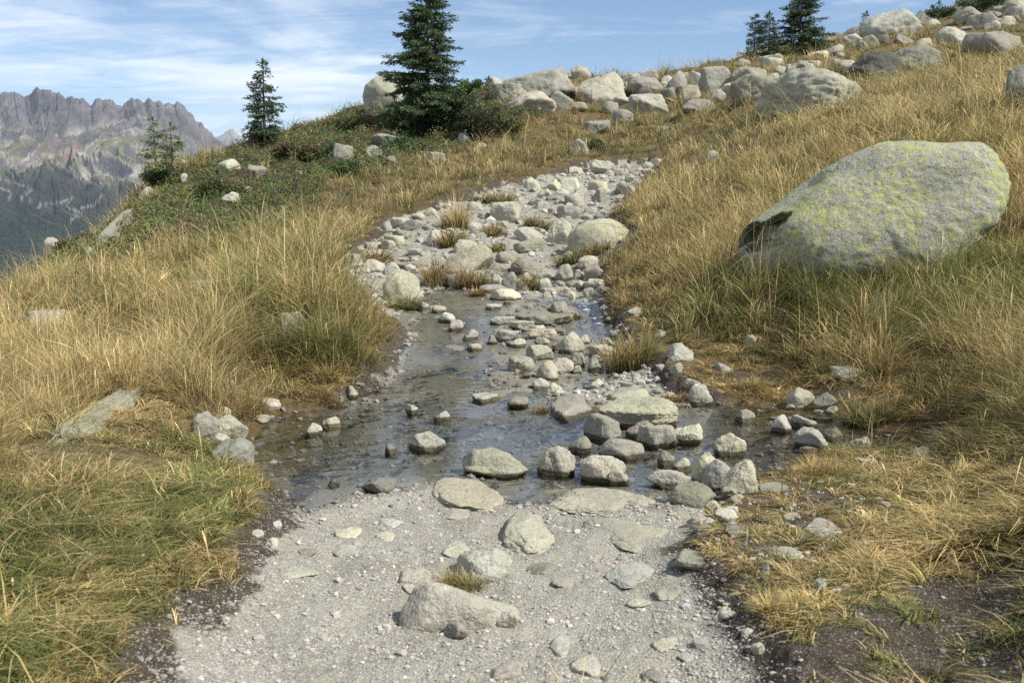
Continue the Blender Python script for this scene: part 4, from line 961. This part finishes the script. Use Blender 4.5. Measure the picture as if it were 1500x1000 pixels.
_bl = np.array(base_hit(1330, 410)); GREENM = np.clip(GREENM+.75*sstep(3.2, .8, np.hypot((GX-_bl[0]), (GY-_bl[1])*1.2)), 0, .95)
dry = sstep(.05, .45, fbm2(GX*.5, GY*.5, 3, seed=73)+.12)
HGT = .18+.17*(fbm2(GX*.8, GY*.8, 3, seed=74)+.3)+.10*sstep(9, 16, GY)
HGT = HGT*(1-.62*sstep(.5, -.4, sGL))*(1-.66*sstep(.6, -.2, sPL))*(1-.6*sstep(.3, -.2, sBANK))*(1-.68*sstep(.2, -.2, sMUD))*(1-.6*sstep(.3, -.1, sMIX))
HGT = HGT*(.40+.60*sstep(.0, .8, sPATH)); HGT = HGT+.27*sstep(.1, -.5, sTUS)
HGT = HGT*(1-.55*sstep(.8, .1, sPOOL)*(GX > 1.2)); HGT = np.clip(HGT, .05, .6)
GD = grassy*(1-.96*sstep(1.0, -.4, sSHR))*np.clip(1-soil*1.05*(1-.35*sstep(.1, -.2, sMIX)), .06, 1)*sstep(.02, .12, sPOOL)
GD = GD*(1-.40*sstep(.1, -.3, sMIX)); GD = np.maximum(GD, 0)*(1-.62*sstep(.0, -.4, sMUD)*sstep(.0, .25, .06+fbm2(GX*2.1, GY*2.1, 3, seed=77)))
ORG = .30*sstep(.12, .40, fbm2(GX*.6, GY*.6, 4, seed=78))*sstep(-.3,.5,sGL)+sstep(.2, -.3, sBANK)*.45+sstep(.35, .05, sPATH)*.12+sstep(.4,.1,sPOOL)*.2
for (px_, py_, r_) in [(150,650,.75),(110,670,.6),(200,600,.5),(70,482,.6),(425,500,.4),(296,436,.5),(330,650,.35),(1105,408,.35)]:
    X_, Y_, _z = hit(px_, py_); kx = sstep(r_, r_*.5, np.hypot(GX-X_, GY-Y_)); HGT = HGT*(1-.72*kx); GD = GD*(1-.15*kx)
rock_xy = np.array([(a, b, r) for a, b, r, _ in ROCKS if r > .30])
def _tcol(r): return np.mod(r*37.7, 1.0)
def field(name, n, Y0, Y1, per, seg, hs, ws, label, seed, stalk=False, mat=False):
    g = rng(seed); n = int(n*1.74); u = g.uniform(-1.15, 1.15, n); l = g.uniform(math.log(Y0), math.log(Y1), n)
    k = g.uniform(size=n) < bil(GD, UC, LR, u, l)*np.where(np.abs(u) > .66, .6, 1); u, l = u[k], l[k]; Y = np.exp(l); X = u*Y
    okm = np.ones(len(X), bool)
    for a, b, r in rock_xy: okm &= ((X-a)**2+(Y-b)**2 > (r*.55)**2)
    u, l, X, Y = u[okm], l[okm], X[okm], Y[okm]; n = len(u)
    h0 = bil(HGT, UC, LR, u, l); gr = bil(GREENM, UC, LR, u, l); org = bil(ORG, UC, LR, u, l); pl = bil(sPL, UC, LR, u, l) < 0
    hm = h0*np.exp(g.normal(0, .42, n))*hs; m = per; tv = np.exp(g.normal(0, .24, n)); gr = gr+g.normal(0, .22, n)
    lod = np.maximum(1, Y/7)**.8
    td, tdx, tdy, trr = tussock(X, Y); big_t = np.clip((h0-.10)/.12, 0, 1); tk = np.exp(-(td/.21)**2); hm = hm*(1+big_t*(.95*tk-.42)); tv = tv*(1+big_t*(.30*tk-.14)); gr = gr+big_t*(_tcol(trr)-.5)*.5
    rad = (.03+.15*hm)*np.minimum(lod, 2.2); ang = g.uniform(0, 6.283, (n, m)); rr = np.sqrt(g.uniform(0, 1, (n, m)))*rad[:, None]
    bx = X[:, None]+np.cos(ang)*rr; by = Y[:, None]+np.sin(ang)*rr
    bu = (bx/by).ravel(); bl = np.log(by).ravel(); bz = bil(GZ, UC, LR, bu, bl)
    sp = bil(np.minimum(sPATH, np.minimum(sPOOL, sTRI)), UC, LR, bu, bl)
    dirn = g.uniform(0, 6.283, n)[:, None]
    oa = np.arctan2(tdy, tdx)[:, None]; pick = g.uniform(size=(n, m)); az = np.where(pick < .30, ang, np.where(pick < .36+.40*big_t[:, None], oa, dirn))+g.normal(0, .5, (n, m))
    H = (hm[:, None]*g.uniform(.55, 1.25, (n, m))).ravel(); rep = lambda a: np.repeat(a, m)
    short = rep(h0) < .13
    bend = np.clip(g.normal(.78, .36, n*m), .05, 1.7)+np.where(short, .45, 0)
    if stalk: bend = np.clip(g.normal(.28, .22, n*m), .02, .9); H = np.minimum(H*g.uniform(1.2, 2.1, n*m), g.uniform(.35, .62, n*m))
    if mat: bend = bend+g.uniform(.5, 1.0, n*m); H = H*.8
    # wind and sun have combed the tall grass to the right
    W = ws*rep(lod)*g.uniform(.7, 1.35, n*m)*(1+(.35*short))
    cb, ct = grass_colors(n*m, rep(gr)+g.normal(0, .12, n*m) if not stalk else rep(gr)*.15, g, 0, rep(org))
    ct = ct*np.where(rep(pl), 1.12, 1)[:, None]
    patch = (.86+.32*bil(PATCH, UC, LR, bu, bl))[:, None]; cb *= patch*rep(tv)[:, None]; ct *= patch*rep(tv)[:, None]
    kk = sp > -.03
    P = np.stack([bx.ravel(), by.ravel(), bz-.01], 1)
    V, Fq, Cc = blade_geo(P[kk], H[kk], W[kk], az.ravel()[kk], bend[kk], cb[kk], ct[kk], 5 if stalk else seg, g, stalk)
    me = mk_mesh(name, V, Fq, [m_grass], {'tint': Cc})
    return link(name, me, label=label, cat='grass', kind='stuff')
# tussock centres on a jittered lattice
TC = .46
_tj = rng(300).uniform(.12, .88, (256, 256, 2)); _tr = rng(301).uniform(.45, 1.25, (256, 256))
def tussock(X, Y):
    ix = np.floor(X/TC).astype(int); iy = np.floor(Y/TC).astype(int); best = np.full(X.shape, 9e9); bx = np.zeros(X.shape); by = np.zeros(X.shape); br = np.ones(X.shape)
    for dx in (-1, 0, 1):
        for dy in (-1, 0, 1):
            j = _tj[(ix+dx) % 256, (iy+dy) % 256]; cx = (ix+dx+j[..., 0])*TC; cy_ = (iy+dy+j[..., 1])*TC; r = _tr[(ix+dx) % 256, (iy+dy) % 256]
            d = np.hypot(X-cx, Y-cy_)/r; m = d < best; best = np.where(m, d, best); bx = np.where(m, X-cx, bx); by = np.where(m, Y-cy_, by); br = np.where(m, r, br)
    return best, bx, by, br
PATCH = np.clip(.5+1.2*fbm2(GX*.7, GY*.7, 4, seed=75), 0, 1)
NG = 1.0
field('meadow_grass', int(11500*NG), 2.3, 8.5, 40, 3, 1.0, .0042, 'short mixed green and straw coloured turf of the foreground', 81)
field('meadow_grass', int(9500*NG), 7.8, 20, 34, 3, 1.0, .0050, 'tall tan and olive grass around the stream', 82)
field('meadow_grass', int(8500*NG), 18.5, 66, 22, 2, 1.05, .0052, 'dry tan grass of the upper hillside', 83)
field('meadow_grass', int(9000*NG), 2.4, 20, 24, 3, .45, .0055, 'matted dead thatch lying between the grass tussocks', 86, mat=True)
field('grass_stalks', int(700*NG), 2.6, 7, 2, 3, .85, .0030, 'long dry straw stalks standing in the near turf', 84, True)
field('grass_stalks', int(3600*NG), 6.5, 30, 4, 3, .78, .0030, 'long dry straw stalks standing in the meadow', 85, True)

# countable tufts that grow alone between the stones
def tuft(px, py, wpx, hpx, label, green=.3, seed=0, orange=0.0, dark=1.0, spread=1.0, at=None, name='grass_tuft'):
    g = rng(seed+500); hx, hy, hz = hit(px, py) if at is None else hit(*at); k = hy/F; w_ = wpx*k*(1.3 if py < 450 else 1); h_ = hpx*k*(1.35 if py < 450 else 1.15)
    n = int(np.clip(wpx*9, 120, 900)); a = g.uniform(0, 6.283, n); r = np.sqrt(g.uniform(0, 1, n))
    P = np.stack([np.cos(a)*r*w_*.30, np.sin(a)*r*w_*.24+w_*.16, np.zeros(n)], 1)
    ctr = g.normal(0, 1, (4, 2))*np.array([.17*w_, .10*w_]); ci = g.integers(0, 4, n); P[:, :2] = P[:, :2]*.72+ctr[ci]; csz = g.uniform(.6, 1.2, 4)[ci]
    P[:, 2] = gmap(GZ, P[:, 0]+hx, P[:, 1]+hy)-hz-.012
    cb, ct = grass_colors(n, np.full(n, green), g, 0, np.full(n, orange))
    H = h_*g.uniform(.5, 1.25, n)*(1-.35*r)*csz; az = a+g.normal(0, .45, n)
    V, Fq, Cc = blade_geo(P, H, np.full(n, max(.0035, 1.15*k))*g.uniform(.7, 1.3, n), az, np.clip(.25+.75*r*spread*w_/max(h_*2, .01)+g.normal(0, .18, n), .05, 1.6), cb*dark, ct*dark, 3, g)
    link(name, mk_mesh(name, V, Fq, [m_grass], {'tint': Cc}), (hx, hy, hz), label=label, cat='grass tuft', group='grass tufts among the path stones')
for i, a in enumerate([
    (584,456,64,30,'dark green tuft in front of the tooth shaped rock',.6,0,.75), (641,422,52,38,'brown tuft left of the triangular grey rock',.25,.25,.85), (699,424,40,38,'brown tuft right of the triangular grey rock',.25,.25,.85),
    (774,424,36,26,'green brown tuft under the wide low rock',.4,.2,.85), (563,386,58,22,'rusty tuft strip on the left edge of the path branch',.3,.35,.9), (667,336,40,44,'tall straw tuft on the turf island of the upper path',.1,.05,1.1),
    (662,362,44,30,'brown green tuft right of the angular pale block',.3,.2,.9), (722,348,38,20,'brown tuft below the white tuft stone',.2,.25,.9), (726,369,26,18,'small green tuft between the middle path rocks',.5,.1,.9),
    (734,302,44,22,'green tuft strip at the far kerb of the path',.45,.1,.9), (836,388,34,26,'dark green tuft under the whale-backed rock',.6,.1,.8), (864,378,36,22,'olive tuft at the right foot of the whale-backed rock',.45,.15,.85),
    (786,334,32,20,'dark tuft left of the thin pale slab',.4,.2,.85), (704,434,28,14,'small rusty tuft beside the cream oval stone',.3,.4,.9), (928,546,76,68,'large drooping tussock on the right stream bank',.42,.1,1.0),
    (1148,895,86,42,'pale yellow fringe tuft on the right trail edge',.15,0,1.25), (668,862,78,34,'green and straw tuft behind the long trail rock',.45,.05,.95), (665,912,30,14,'tiny green tuft in front of the long trail rock',.6,0,.95),
    (706,808,34,10,'tiny green tuft behind the pale trail rock',.6,0,.95), (985,588,46,18,'orange tuft right of the largest stream slab',.2,.6,1.0), (796,606,26,18,'orange brown tuft at the left of the broad flat slab',.2,.55,.9),
    (877,608,22,20,'brown dry tuft between the two large stream slabs',.05,.3,.85), (806,514,24,14,'mossy tuft left of the lichen dome stone',.6,.2,.8), (768,548,22,10,'orange tuft under the pale blocky stone',.2,.7,.9),
    (845,468,30,14,'dull green tuft by the small pale mud stones',.5,.2,.8), (815,458,24,16,'yellow green tuft beside the lichen pair on the mud',.5,.2,.9), (483,592,60,22,'orange brown tuft under the big tussock on the shore',.3,.4,.9),
    (1100,572,60,24,'orange green tuft on the far bank of the right channel',.45,.4,1.0), (1290,618,90,42,'green tuft hanging over the end of the right channel',.6,.1,.9), (1215,700,80,40,'straw coloured tuft below the channel cluster',.1,.2,1.05)]):
    tuft(a[0], a[1], a[2], a[3], a[4], a[5], i, a[6], a[7])

# ------------------------------------------------------------------ heath shrubs on the left slope (ground cover)
def leaf_quads(P, N, L, W, g):
    """small leaves: two-triangle diamonds facing roughly N"""
    n = len(P); N = N/(np.linalg.norm(N, axis=1)[:, None]+1e-9); a = g.normal(size=(n, 3)); T = np.cross(N, a); T /= np.linalg.norm(T, axis=1)[:, None]+1e-9; Bt = np.cross(N, T)
    V = np.stack([P-T*L[:, None]*.5, P+Bt*W[:, None]*.5, P+T*L[:, None]*.5, P-Bt*W[:, None]*.5], 1).reshape(-1, 3)
    return V, np.arange(n*4).reshape(-1, 4)
g = rng(91); n = 420000; u = g.uniform(-.62, .15, n); l = g.uniform(math.log(11), math.log(62), n)
k = g.uniform(size=n) < bil(shrub, UC, LR, u, l)*sstep(-.25, .1, bil(fbm2(GX*.7, GY*.7, 3, seed=92), UC, LR, u, l)+.34); u, l = u[k], l[k]; Y = np.exp(l); X = u*Y; n = len(u)
mound = np.clip(fbm2(X*1.1, Y*1.1, 4, seed=93)+.28, 0, 1)*.55; hgt = mound*np.sqrt(g.uniform(0, 1, n)); Z = bil(GZ, UC, LR, u, l)+hgt
kindn = fbm2(X*.55, Y*.55, 3, seed=94); base = np.where((kindn > .06)[:, None], np.array([.16, .17, .055]), np.array([.095, .14, .045])); base = np.where((kindn < -.22)[:, None], np.array([.19, .125, .08]), base)
tint = base*g.uniform(.6, 1.5, n)[:, None]
Lf = (.028+.0011*Y)*g.uniform(.7, 1.4, n); V, Fq = leaf_quads(np.stack([X, Y, Z], 1), g.normal(0, .7, (n, 3))+np.array([0, -.1, .9]), Lf, Lf*.55, g)
link('heath_shrubs', mk_mesh('heath_shrubs', V, Fq, [m_leaf], {'tint': np.repeat(tint, 4, 0)}), label='low dark green and brown heath shrubs covering the left slope', cat='heath', kind='stuff')

# ------------------------------------------------------------------ bark, conifers, bushes
m_bark, t, out = new_mat('conifer_bark'); co = t.n.new('ShaderNodeTexCoord').outputs['Object']
bn = t.noise(co, 22, 5, .65)
principled(t, out, t.mix(t.ramp(bn, .35, .65), (.055, .042, .032), (.17, .14, .11)), .95, t.bump(bn, .8, .02), .15)
def tubes(paths, rads, sides=6):
    Vs = []; Fs = []; o = 0
    for P, r in zip(paths, rads):
        P = np.asarray(P, float); r = np.asarray(r, float); m = len(P); T = np.gradient(P, axis=0); T /= np.linalg.norm(T, axis=1)[:, None]+1e-9
        ref = np.where(np.abs(T[:, 2:3]) > .9, np.array([[1., 0, 0]]), np.array([[0, 0, 1.]])); A_ = np.cross(T, ref); A_ /= np.linalg.norm(A_, axis=1)[:, None]+1e-9; B_ = np.cross(T, A_)
        a = np.arange(sides)/sides*2*math.pi
        ring = P[:, None]+r[:, None, None]*(A_[:, None]*np.cos(a)[None, :, None]+B_[:, None]*np.sin(a)[None, :, None])
        Vs.append(ring.reshape(-1, 3)); i = np.arange(m-1)[:, None]*sides; j = np.arange(sides)[None]; jn = (j+1) % sides
        Fs.append(np.stack([(i+j), (i+jn), (i+sides+jn), (i+sides+j)], -1).reshape(-1, 4)+o); o += m*sides
    return np.concatenate(Vs), np.concatenate(Fs)
def conifer(base_px, top_py, wpx, label, seed, whorl=.17, dens=1.0, color=(.045, .075, .034), light=(.095, .13, .055), droop=.25, taper=.85, name='spruce_tree', cat='tree', group=None, lean=0.0, sparse=0.0, dpt=None, needle=1.0, low=.04, sink=.1):
    g = rng(seed); hx, hy, hz = hit(*base_px)
    if dpt: hx, hy = hx/hy*dpt, dpt; hz = float(gmap(GZ, np.array([hx]), np.array([hy]))[0])
    k = hy/F; H = (to_px(hx, hy, hz)[1]-top_py)*k; Rm = wpx*.5*k; H += sink
    root = bpy.data.objects.new(name, None); COL.objects.link(root); root.location = (hx, hy, hz-sink); root['label'] = label; root['category'] = cat
    if group: root['group'] = group
    zt = np.linspace(0, H, 14); wobx = np.cumsum(g.normal(0, .008*H/5, 14))+lean*zt; woby = np.cumsum(g.normal(0, .008*H/5, 14))
    tp = np.stack([wobx, woby, zt], 1); tr_ = np.linspace(.022*H, .004*H, 14)
    paths = []; rads = []; NP = []; ND = []; NL = []; NC_ = []
    z = low*H
    while z < H*.985:
        t_ = z/H; prof = (1-t_)**taper*(.55+.45*min(1, t_/.12)); nb = int(g.integers(4, 7))
        for b in range(nb):
            if g.uniform() < sparse: continue
            a = g.uniform(0, 6.283); L = max(.06, Rm*prof*g.uniform(.5, 1.25)*(1+.22*math.sin(2*a+seed)*math.cos(z*3+seed))); m = 7; ss = np.linspace(0, 1, m)
            up0 = .45*t_-.12+g.normal(0, .10); zc_ = z+g.uniform(-.4, .4)*whorl
            pr = ss*L; pz = up0*pr-droop*L*ss**2+.32*droop*L*ss**4*2+.05*L*np.sin(ss*3)
            ax = a+.12*g.normal()*ss; b0 = np.array([np.interp(zc_, zt, wobx), np.interp(zc_, zt, woby), zc_])
            P = b0+np.stack([np.cos(ax)*pr, np.sin(ax)*pr, pz], 1); paths.append(P); rads.append(np.linspace(.006*H*.5+.006, .003, m)*(.6+.4*(1-t_)))
            nl = max(4, int(L/.05*dens))
            for q in range(nl):
                s_ = .12+.88*(q+g.uniform(0, 1))/nl; pt = np.array([np.interp(s_, ss, P[:, i]) for i in range(3)]); side = 1 if q % 2 else -1
                fa = a+side*(.9-.35*s_)+g.normal(0, .15); tl = L*.36*(1.05-s_)*g.uniform(.6, 1.2)+.05
                dv = np.array([math.cos(fa), math.sin(fa), -.18-droop*.5+g.normal(0, .15)]); dv /= np.linalg.norm(dv)
                nn_ = max(2, int(tl/.035*dens**.5))
                for e in range(nn_):
                    f_ = (e+g.uniform(0, 1))/nn_; NP.append(pt+dv*tl*f_+g.normal(0, .008, 3)); dd = dv+g.normal(0, .42, 3); ND.append(dd)
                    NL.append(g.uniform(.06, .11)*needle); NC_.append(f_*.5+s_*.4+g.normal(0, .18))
        z += whorl*g.uniform(.7, 1.3)*(1.0-.45*t_)
    # leader shoot
    for e in range(30): NP.append(np.array([wobx[-1], woby[-1], H*g.uniform(.94, 1.0)])); ND.append(np.array([g.normal(0, .5), g.normal(0, .5), 1.0])); NL.append(.07*needle); NC_.append(.8)
    V, Fq = tubes(paths, rads, 4); V0, F0 = tubes([tp], [tr_], 8); link('trunk', mk_mesh('trunk', np.concatenate([V0, V]), np.concatenate([F0, Fq+len(V0)]), [m_bark]), parent=root)
    NP = np.array(NP); ND = np.array(ND); ND /= np.linalg.norm(ND, axis=1)[:, None]; NL = np.array(NL); n = len(NP)
    S = np.cross(ND, g.normal(size=(n, 3))); S /= np.linalg.norm(S, axis=1)[:, None]; wd = NL*.26
    V = np.stack([NP, NP+ND*NL[:, None]*.5+S*wd[:, None]*.5, NP+ND*NL[:, None], NP+ND*NL[:, None]*.5-S*wd[:, None]*.5], 1).reshape(-1, 3)
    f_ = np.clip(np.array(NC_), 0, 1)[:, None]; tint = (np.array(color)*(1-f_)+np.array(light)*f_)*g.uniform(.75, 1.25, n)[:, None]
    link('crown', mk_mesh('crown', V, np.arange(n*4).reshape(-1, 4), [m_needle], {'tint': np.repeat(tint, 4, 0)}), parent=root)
    return root
conifer((628,186), -22, 142, 'tall dense dark spruce whose tip is cut by the top of the view', 101, .135, 1.5, droop=.18, taper=.52, needle=1.5, low=.02, lean=-.01)
conifer((388,212), 94, 72, 'lone small spruce with a spiky pointed top on the left skyline', 102, .125, 1.45, droop=.08, taper=.68, needle=1.5, low=.04, sparse=.1)
LC, LL = (.09, .125, .04), (.17, .20, .07)
conifer((229,258), 176, 54, 'sparse light green larch, left one of the twin pair', 103, .15, 1.35, LC, LL, .0, .55, 'larch_tree', sparse=.25, low=.1, needle=1.25)
conifer((253,262), 184, 52, 'sparse light green larch, right one of the twin pair', 104, .15, 1.35, LC, LL, .0, .55, 'larch_tree', sparse=.25, low=.1, needle=1.25)
conifer((1104,84), 26, 46, 'small dark conifer, left of the clump on the right skyline', 105, .14, 1.3, (.045, .07, .038), (.085, .115, .055), .1, .7, needle=1.5)
conifer((1125,86), 22, 46, 'small dark conifer, middle of the clump on the right skyline', 106, .14, 1.3, (.045, .07, .038), (.085, .115, .055), .1, .7, needle=1.5)
conifer((1168,80), -14, 88, 'larger spreading conifer, right of the clump on the right skyline', 107, .14, 1.3, (.045, .07, .038), (.085, .115, .055), .05, .55, needle=1.6, lean=.06)
conifer((1268,50), 20, 26, 'tiny conifer in front of the dark ridge beside the sloping slab', 108, .2, .8, (.03, .05, .025), (.05, .07, .03), .05, .6, needle=1.8)
conifer((434,290), 186, 40, 'thin light green larch sapling on the heath below the lone spruce', 109, .16, .8, LC, LL, -.1, .9, 'larch_sapling', sparse=.45, low=.02)
conifer((716,186), 116, 26, 'thin half bare young spruce in the dark thicket', 110, .13, .8, (.05, .05, .03), (.09, .085, .045), .1, .8, 'spruce_sapling', sparse=.3, low=.1)
conifer((402,300), 232, 40, 'bushy yellow green larch sapling at the meadow edge', 111, .15, .9, LC, LL, -.15, .6, 'larch_sapling', sparse=.3, low=.02)
conifer((452,284), 228, 44, 'bushy green larch sapling right of the thin one', 112, .15, .9, LC, LL, -.15, .6, 'larch_sapling', sparse=.3, low=.02)
def bush(px, py, wpx, hpx, label, seed, color, n=2600, name='juniper_bush', spiky=.5, leaf=1.0):
    g = rng(seed); hx, hy, hz = hit(px, py); k = hy/F; rx = wpx*.5*k; h = hpx*k
    root = bpy.data.objects.new(name, None); COL.objects.link(root); root.location = (hx, hy+rx*.3, hz-.05); root['label'] = label; root['category'] = 'bush'; root['group'] = 'bushes on the slopes'
    stems = []; rads = []; P = []; D = []; c = []
    ns = 26
    for s_ in range(ns):
        a = g.uniform(0, 6.283); r = math.sqrt(g.uniform(0, 1)); tip = np.array([math.cos(a)*r*rx, math.sin(a)*r*rx*.75, h*(1-.55*r*r)*g.uniform(.6, 1.15)]); b = np.array([tip[0]*.35, tip[1]*.35, 0])
        ts = np.linspace(0, 1, 5)[:, None]; pth_ = b+(tip-b)*ts+np.array([0, 0, .1*h])*np.sin(ts*3.14); stems.append(pth_); rads.append(np.linspace(.016, .004, 5))
        m = n//ns; tq = g.uniform(.15, 1, m)**.7
        for q in tq:
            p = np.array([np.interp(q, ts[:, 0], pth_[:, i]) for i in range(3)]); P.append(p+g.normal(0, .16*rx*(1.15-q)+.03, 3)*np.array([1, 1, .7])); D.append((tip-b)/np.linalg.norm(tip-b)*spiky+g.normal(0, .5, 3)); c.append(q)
    V, Fq = tubes(stems, rads, 4); link('stems', mk_mesh('stems', V, Fq, [m_bark]), parent=root)
    P = np.array(P); P[:, 2] = np.maximum(P[:, 2], .0); D = np.array(D); D /= np.linalg.norm(D, axis=1)[:, None]; m = len(P); L = (.035+.0012*hy)*g.uniform(.7, 1.3, m)*leaf
    S = np.cross(D, g.normal(size=(m, 3))); S /= np.linalg.norm(S, axis=1)[:, None]; wd = L*.3
    V = np.stack([P, P+D*L[:, None]*.5+S*wd[:, None], P+D*L[:, None], P+D*L[:, None]*.5-S*wd[:, None]], 1).reshape(-1, 3)
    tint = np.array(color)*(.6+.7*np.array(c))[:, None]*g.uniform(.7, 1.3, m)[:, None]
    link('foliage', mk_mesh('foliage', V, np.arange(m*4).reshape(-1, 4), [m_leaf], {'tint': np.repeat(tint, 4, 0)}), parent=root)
DG = (.065, .10, .038); OG = (.14, .14, .055)
for i, b in enumerate([(600,196,90,60,'dark juniper thicket at the left foot of the tall spruce',DG), (672,196,80,62,'dense juniper bush right under the tall spruce',DG), (706,206,86,64,'dark brownish bush around the half bare young spruce',(.05,.055,.025)),
    (690,140,50,26,'low dark bush on the skyline right of the spruce',DG), (745,200,50,34,'olive bush at the right end of the spruce thicket',OG), (640,172,60,40,'juniper behind the tall spruce trunk',DG),
    (388,208,46,22,'low green bush at the foot of the lone spruce',DG), (240,270,60,26,'bush at the foot of the twin larches',(.05,.075,.025)), (520,192,70,24,'low olive heath bush on the skyline crest',OG), (470,236,90,30,'flat dark juniper on the heath left of the white rocks',DG),
    (590,222,60,20,'flat juniper right of the white flat topped rock',DG), (430,232,70,22,'brownish heath bush below the lone spruce',(.09,.07,.035)), (320,290,80,24,'green heath bush below the white rounded rock',(.06,.075,.025)), (100,372,46,20,'green bush beside the left skyline outcrop',(.06,.075,.025)),
    (1380,26,46,24,'dark bush in front of the ridge at top right',DG), (1456,16,90,34,'wide dark dwarf pine at the top right corner',DG), (1150,82,40,14,'low green bush at the foot of the skyline conifers',OG), (722,190,30,26,'small grey green bush beside the white wedge boulder',OG), (872,222,30,16,'dark little bush right of the squarish pale stone',DG), (1225,118,40,14,'olive bush behind the big white slab',OG), (510,256,60,20,'dark bush at the lower heath border',DG)]):
    bush(b[0], b[1], b[2], b[3], b[4], 200+i, b[5], 2600 if b[2] < 60 else 5000)

# ------------------------------------------------------------------ air between here and the far range
hm = bpy.data.materials.new('haze_air'); hm.use_nodes = True; t = NT(hm.node_tree)
for n_ in list(t.n): t.n.remove(n_)
out = t.n.new('ShaderNodeOutputMaterial'); pv = t.n.new('ShaderNodeVolumePrincipled'); pv.inputs['Color'].default_value = (.60, .78, 1.0, 1); pv.inputs['Density'].default_value = 2.7e-5; pv.inputs['Anisotropy'].default_value = .2
t.l.new(pv.outputs[0], out.inputs['Volume'])
zs = [min((o.matrix_basis @ __import__('mathutils').Vector(c))[2] for c in o.bound_box) for o in COL.objects if o.type == 'MESH' and o.parent is None]
zt_ = [max((o.matrix_basis @ __import__('mathutils').Vector(c))[2] for c in o.bound_box) for o in COL.objects if o.type == 'MESH' and o.parent is None]
z0, z1 = min(zs)-1, max(zt_)+20; x0, x1, y0, y1 = -20000, 12000, -300, 22000
hv = [(x, y, z) for z in (z0, z1) for x, y in ((x0, y0), (x1, y0), (x1, y1), (x0, y1))]
link('haze', mk_mesh('haze', hv, np.array([[0, 3, 2, 1], [4, 5, 6, 7], [0, 1, 5, 4], [1, 2, 6, 5], [2, 3, 7, 6], [3, 0, 4, 7]]), [hm], smooth=False), label='pale blue air haze filling the valley', cat='haze', kind='stuff')
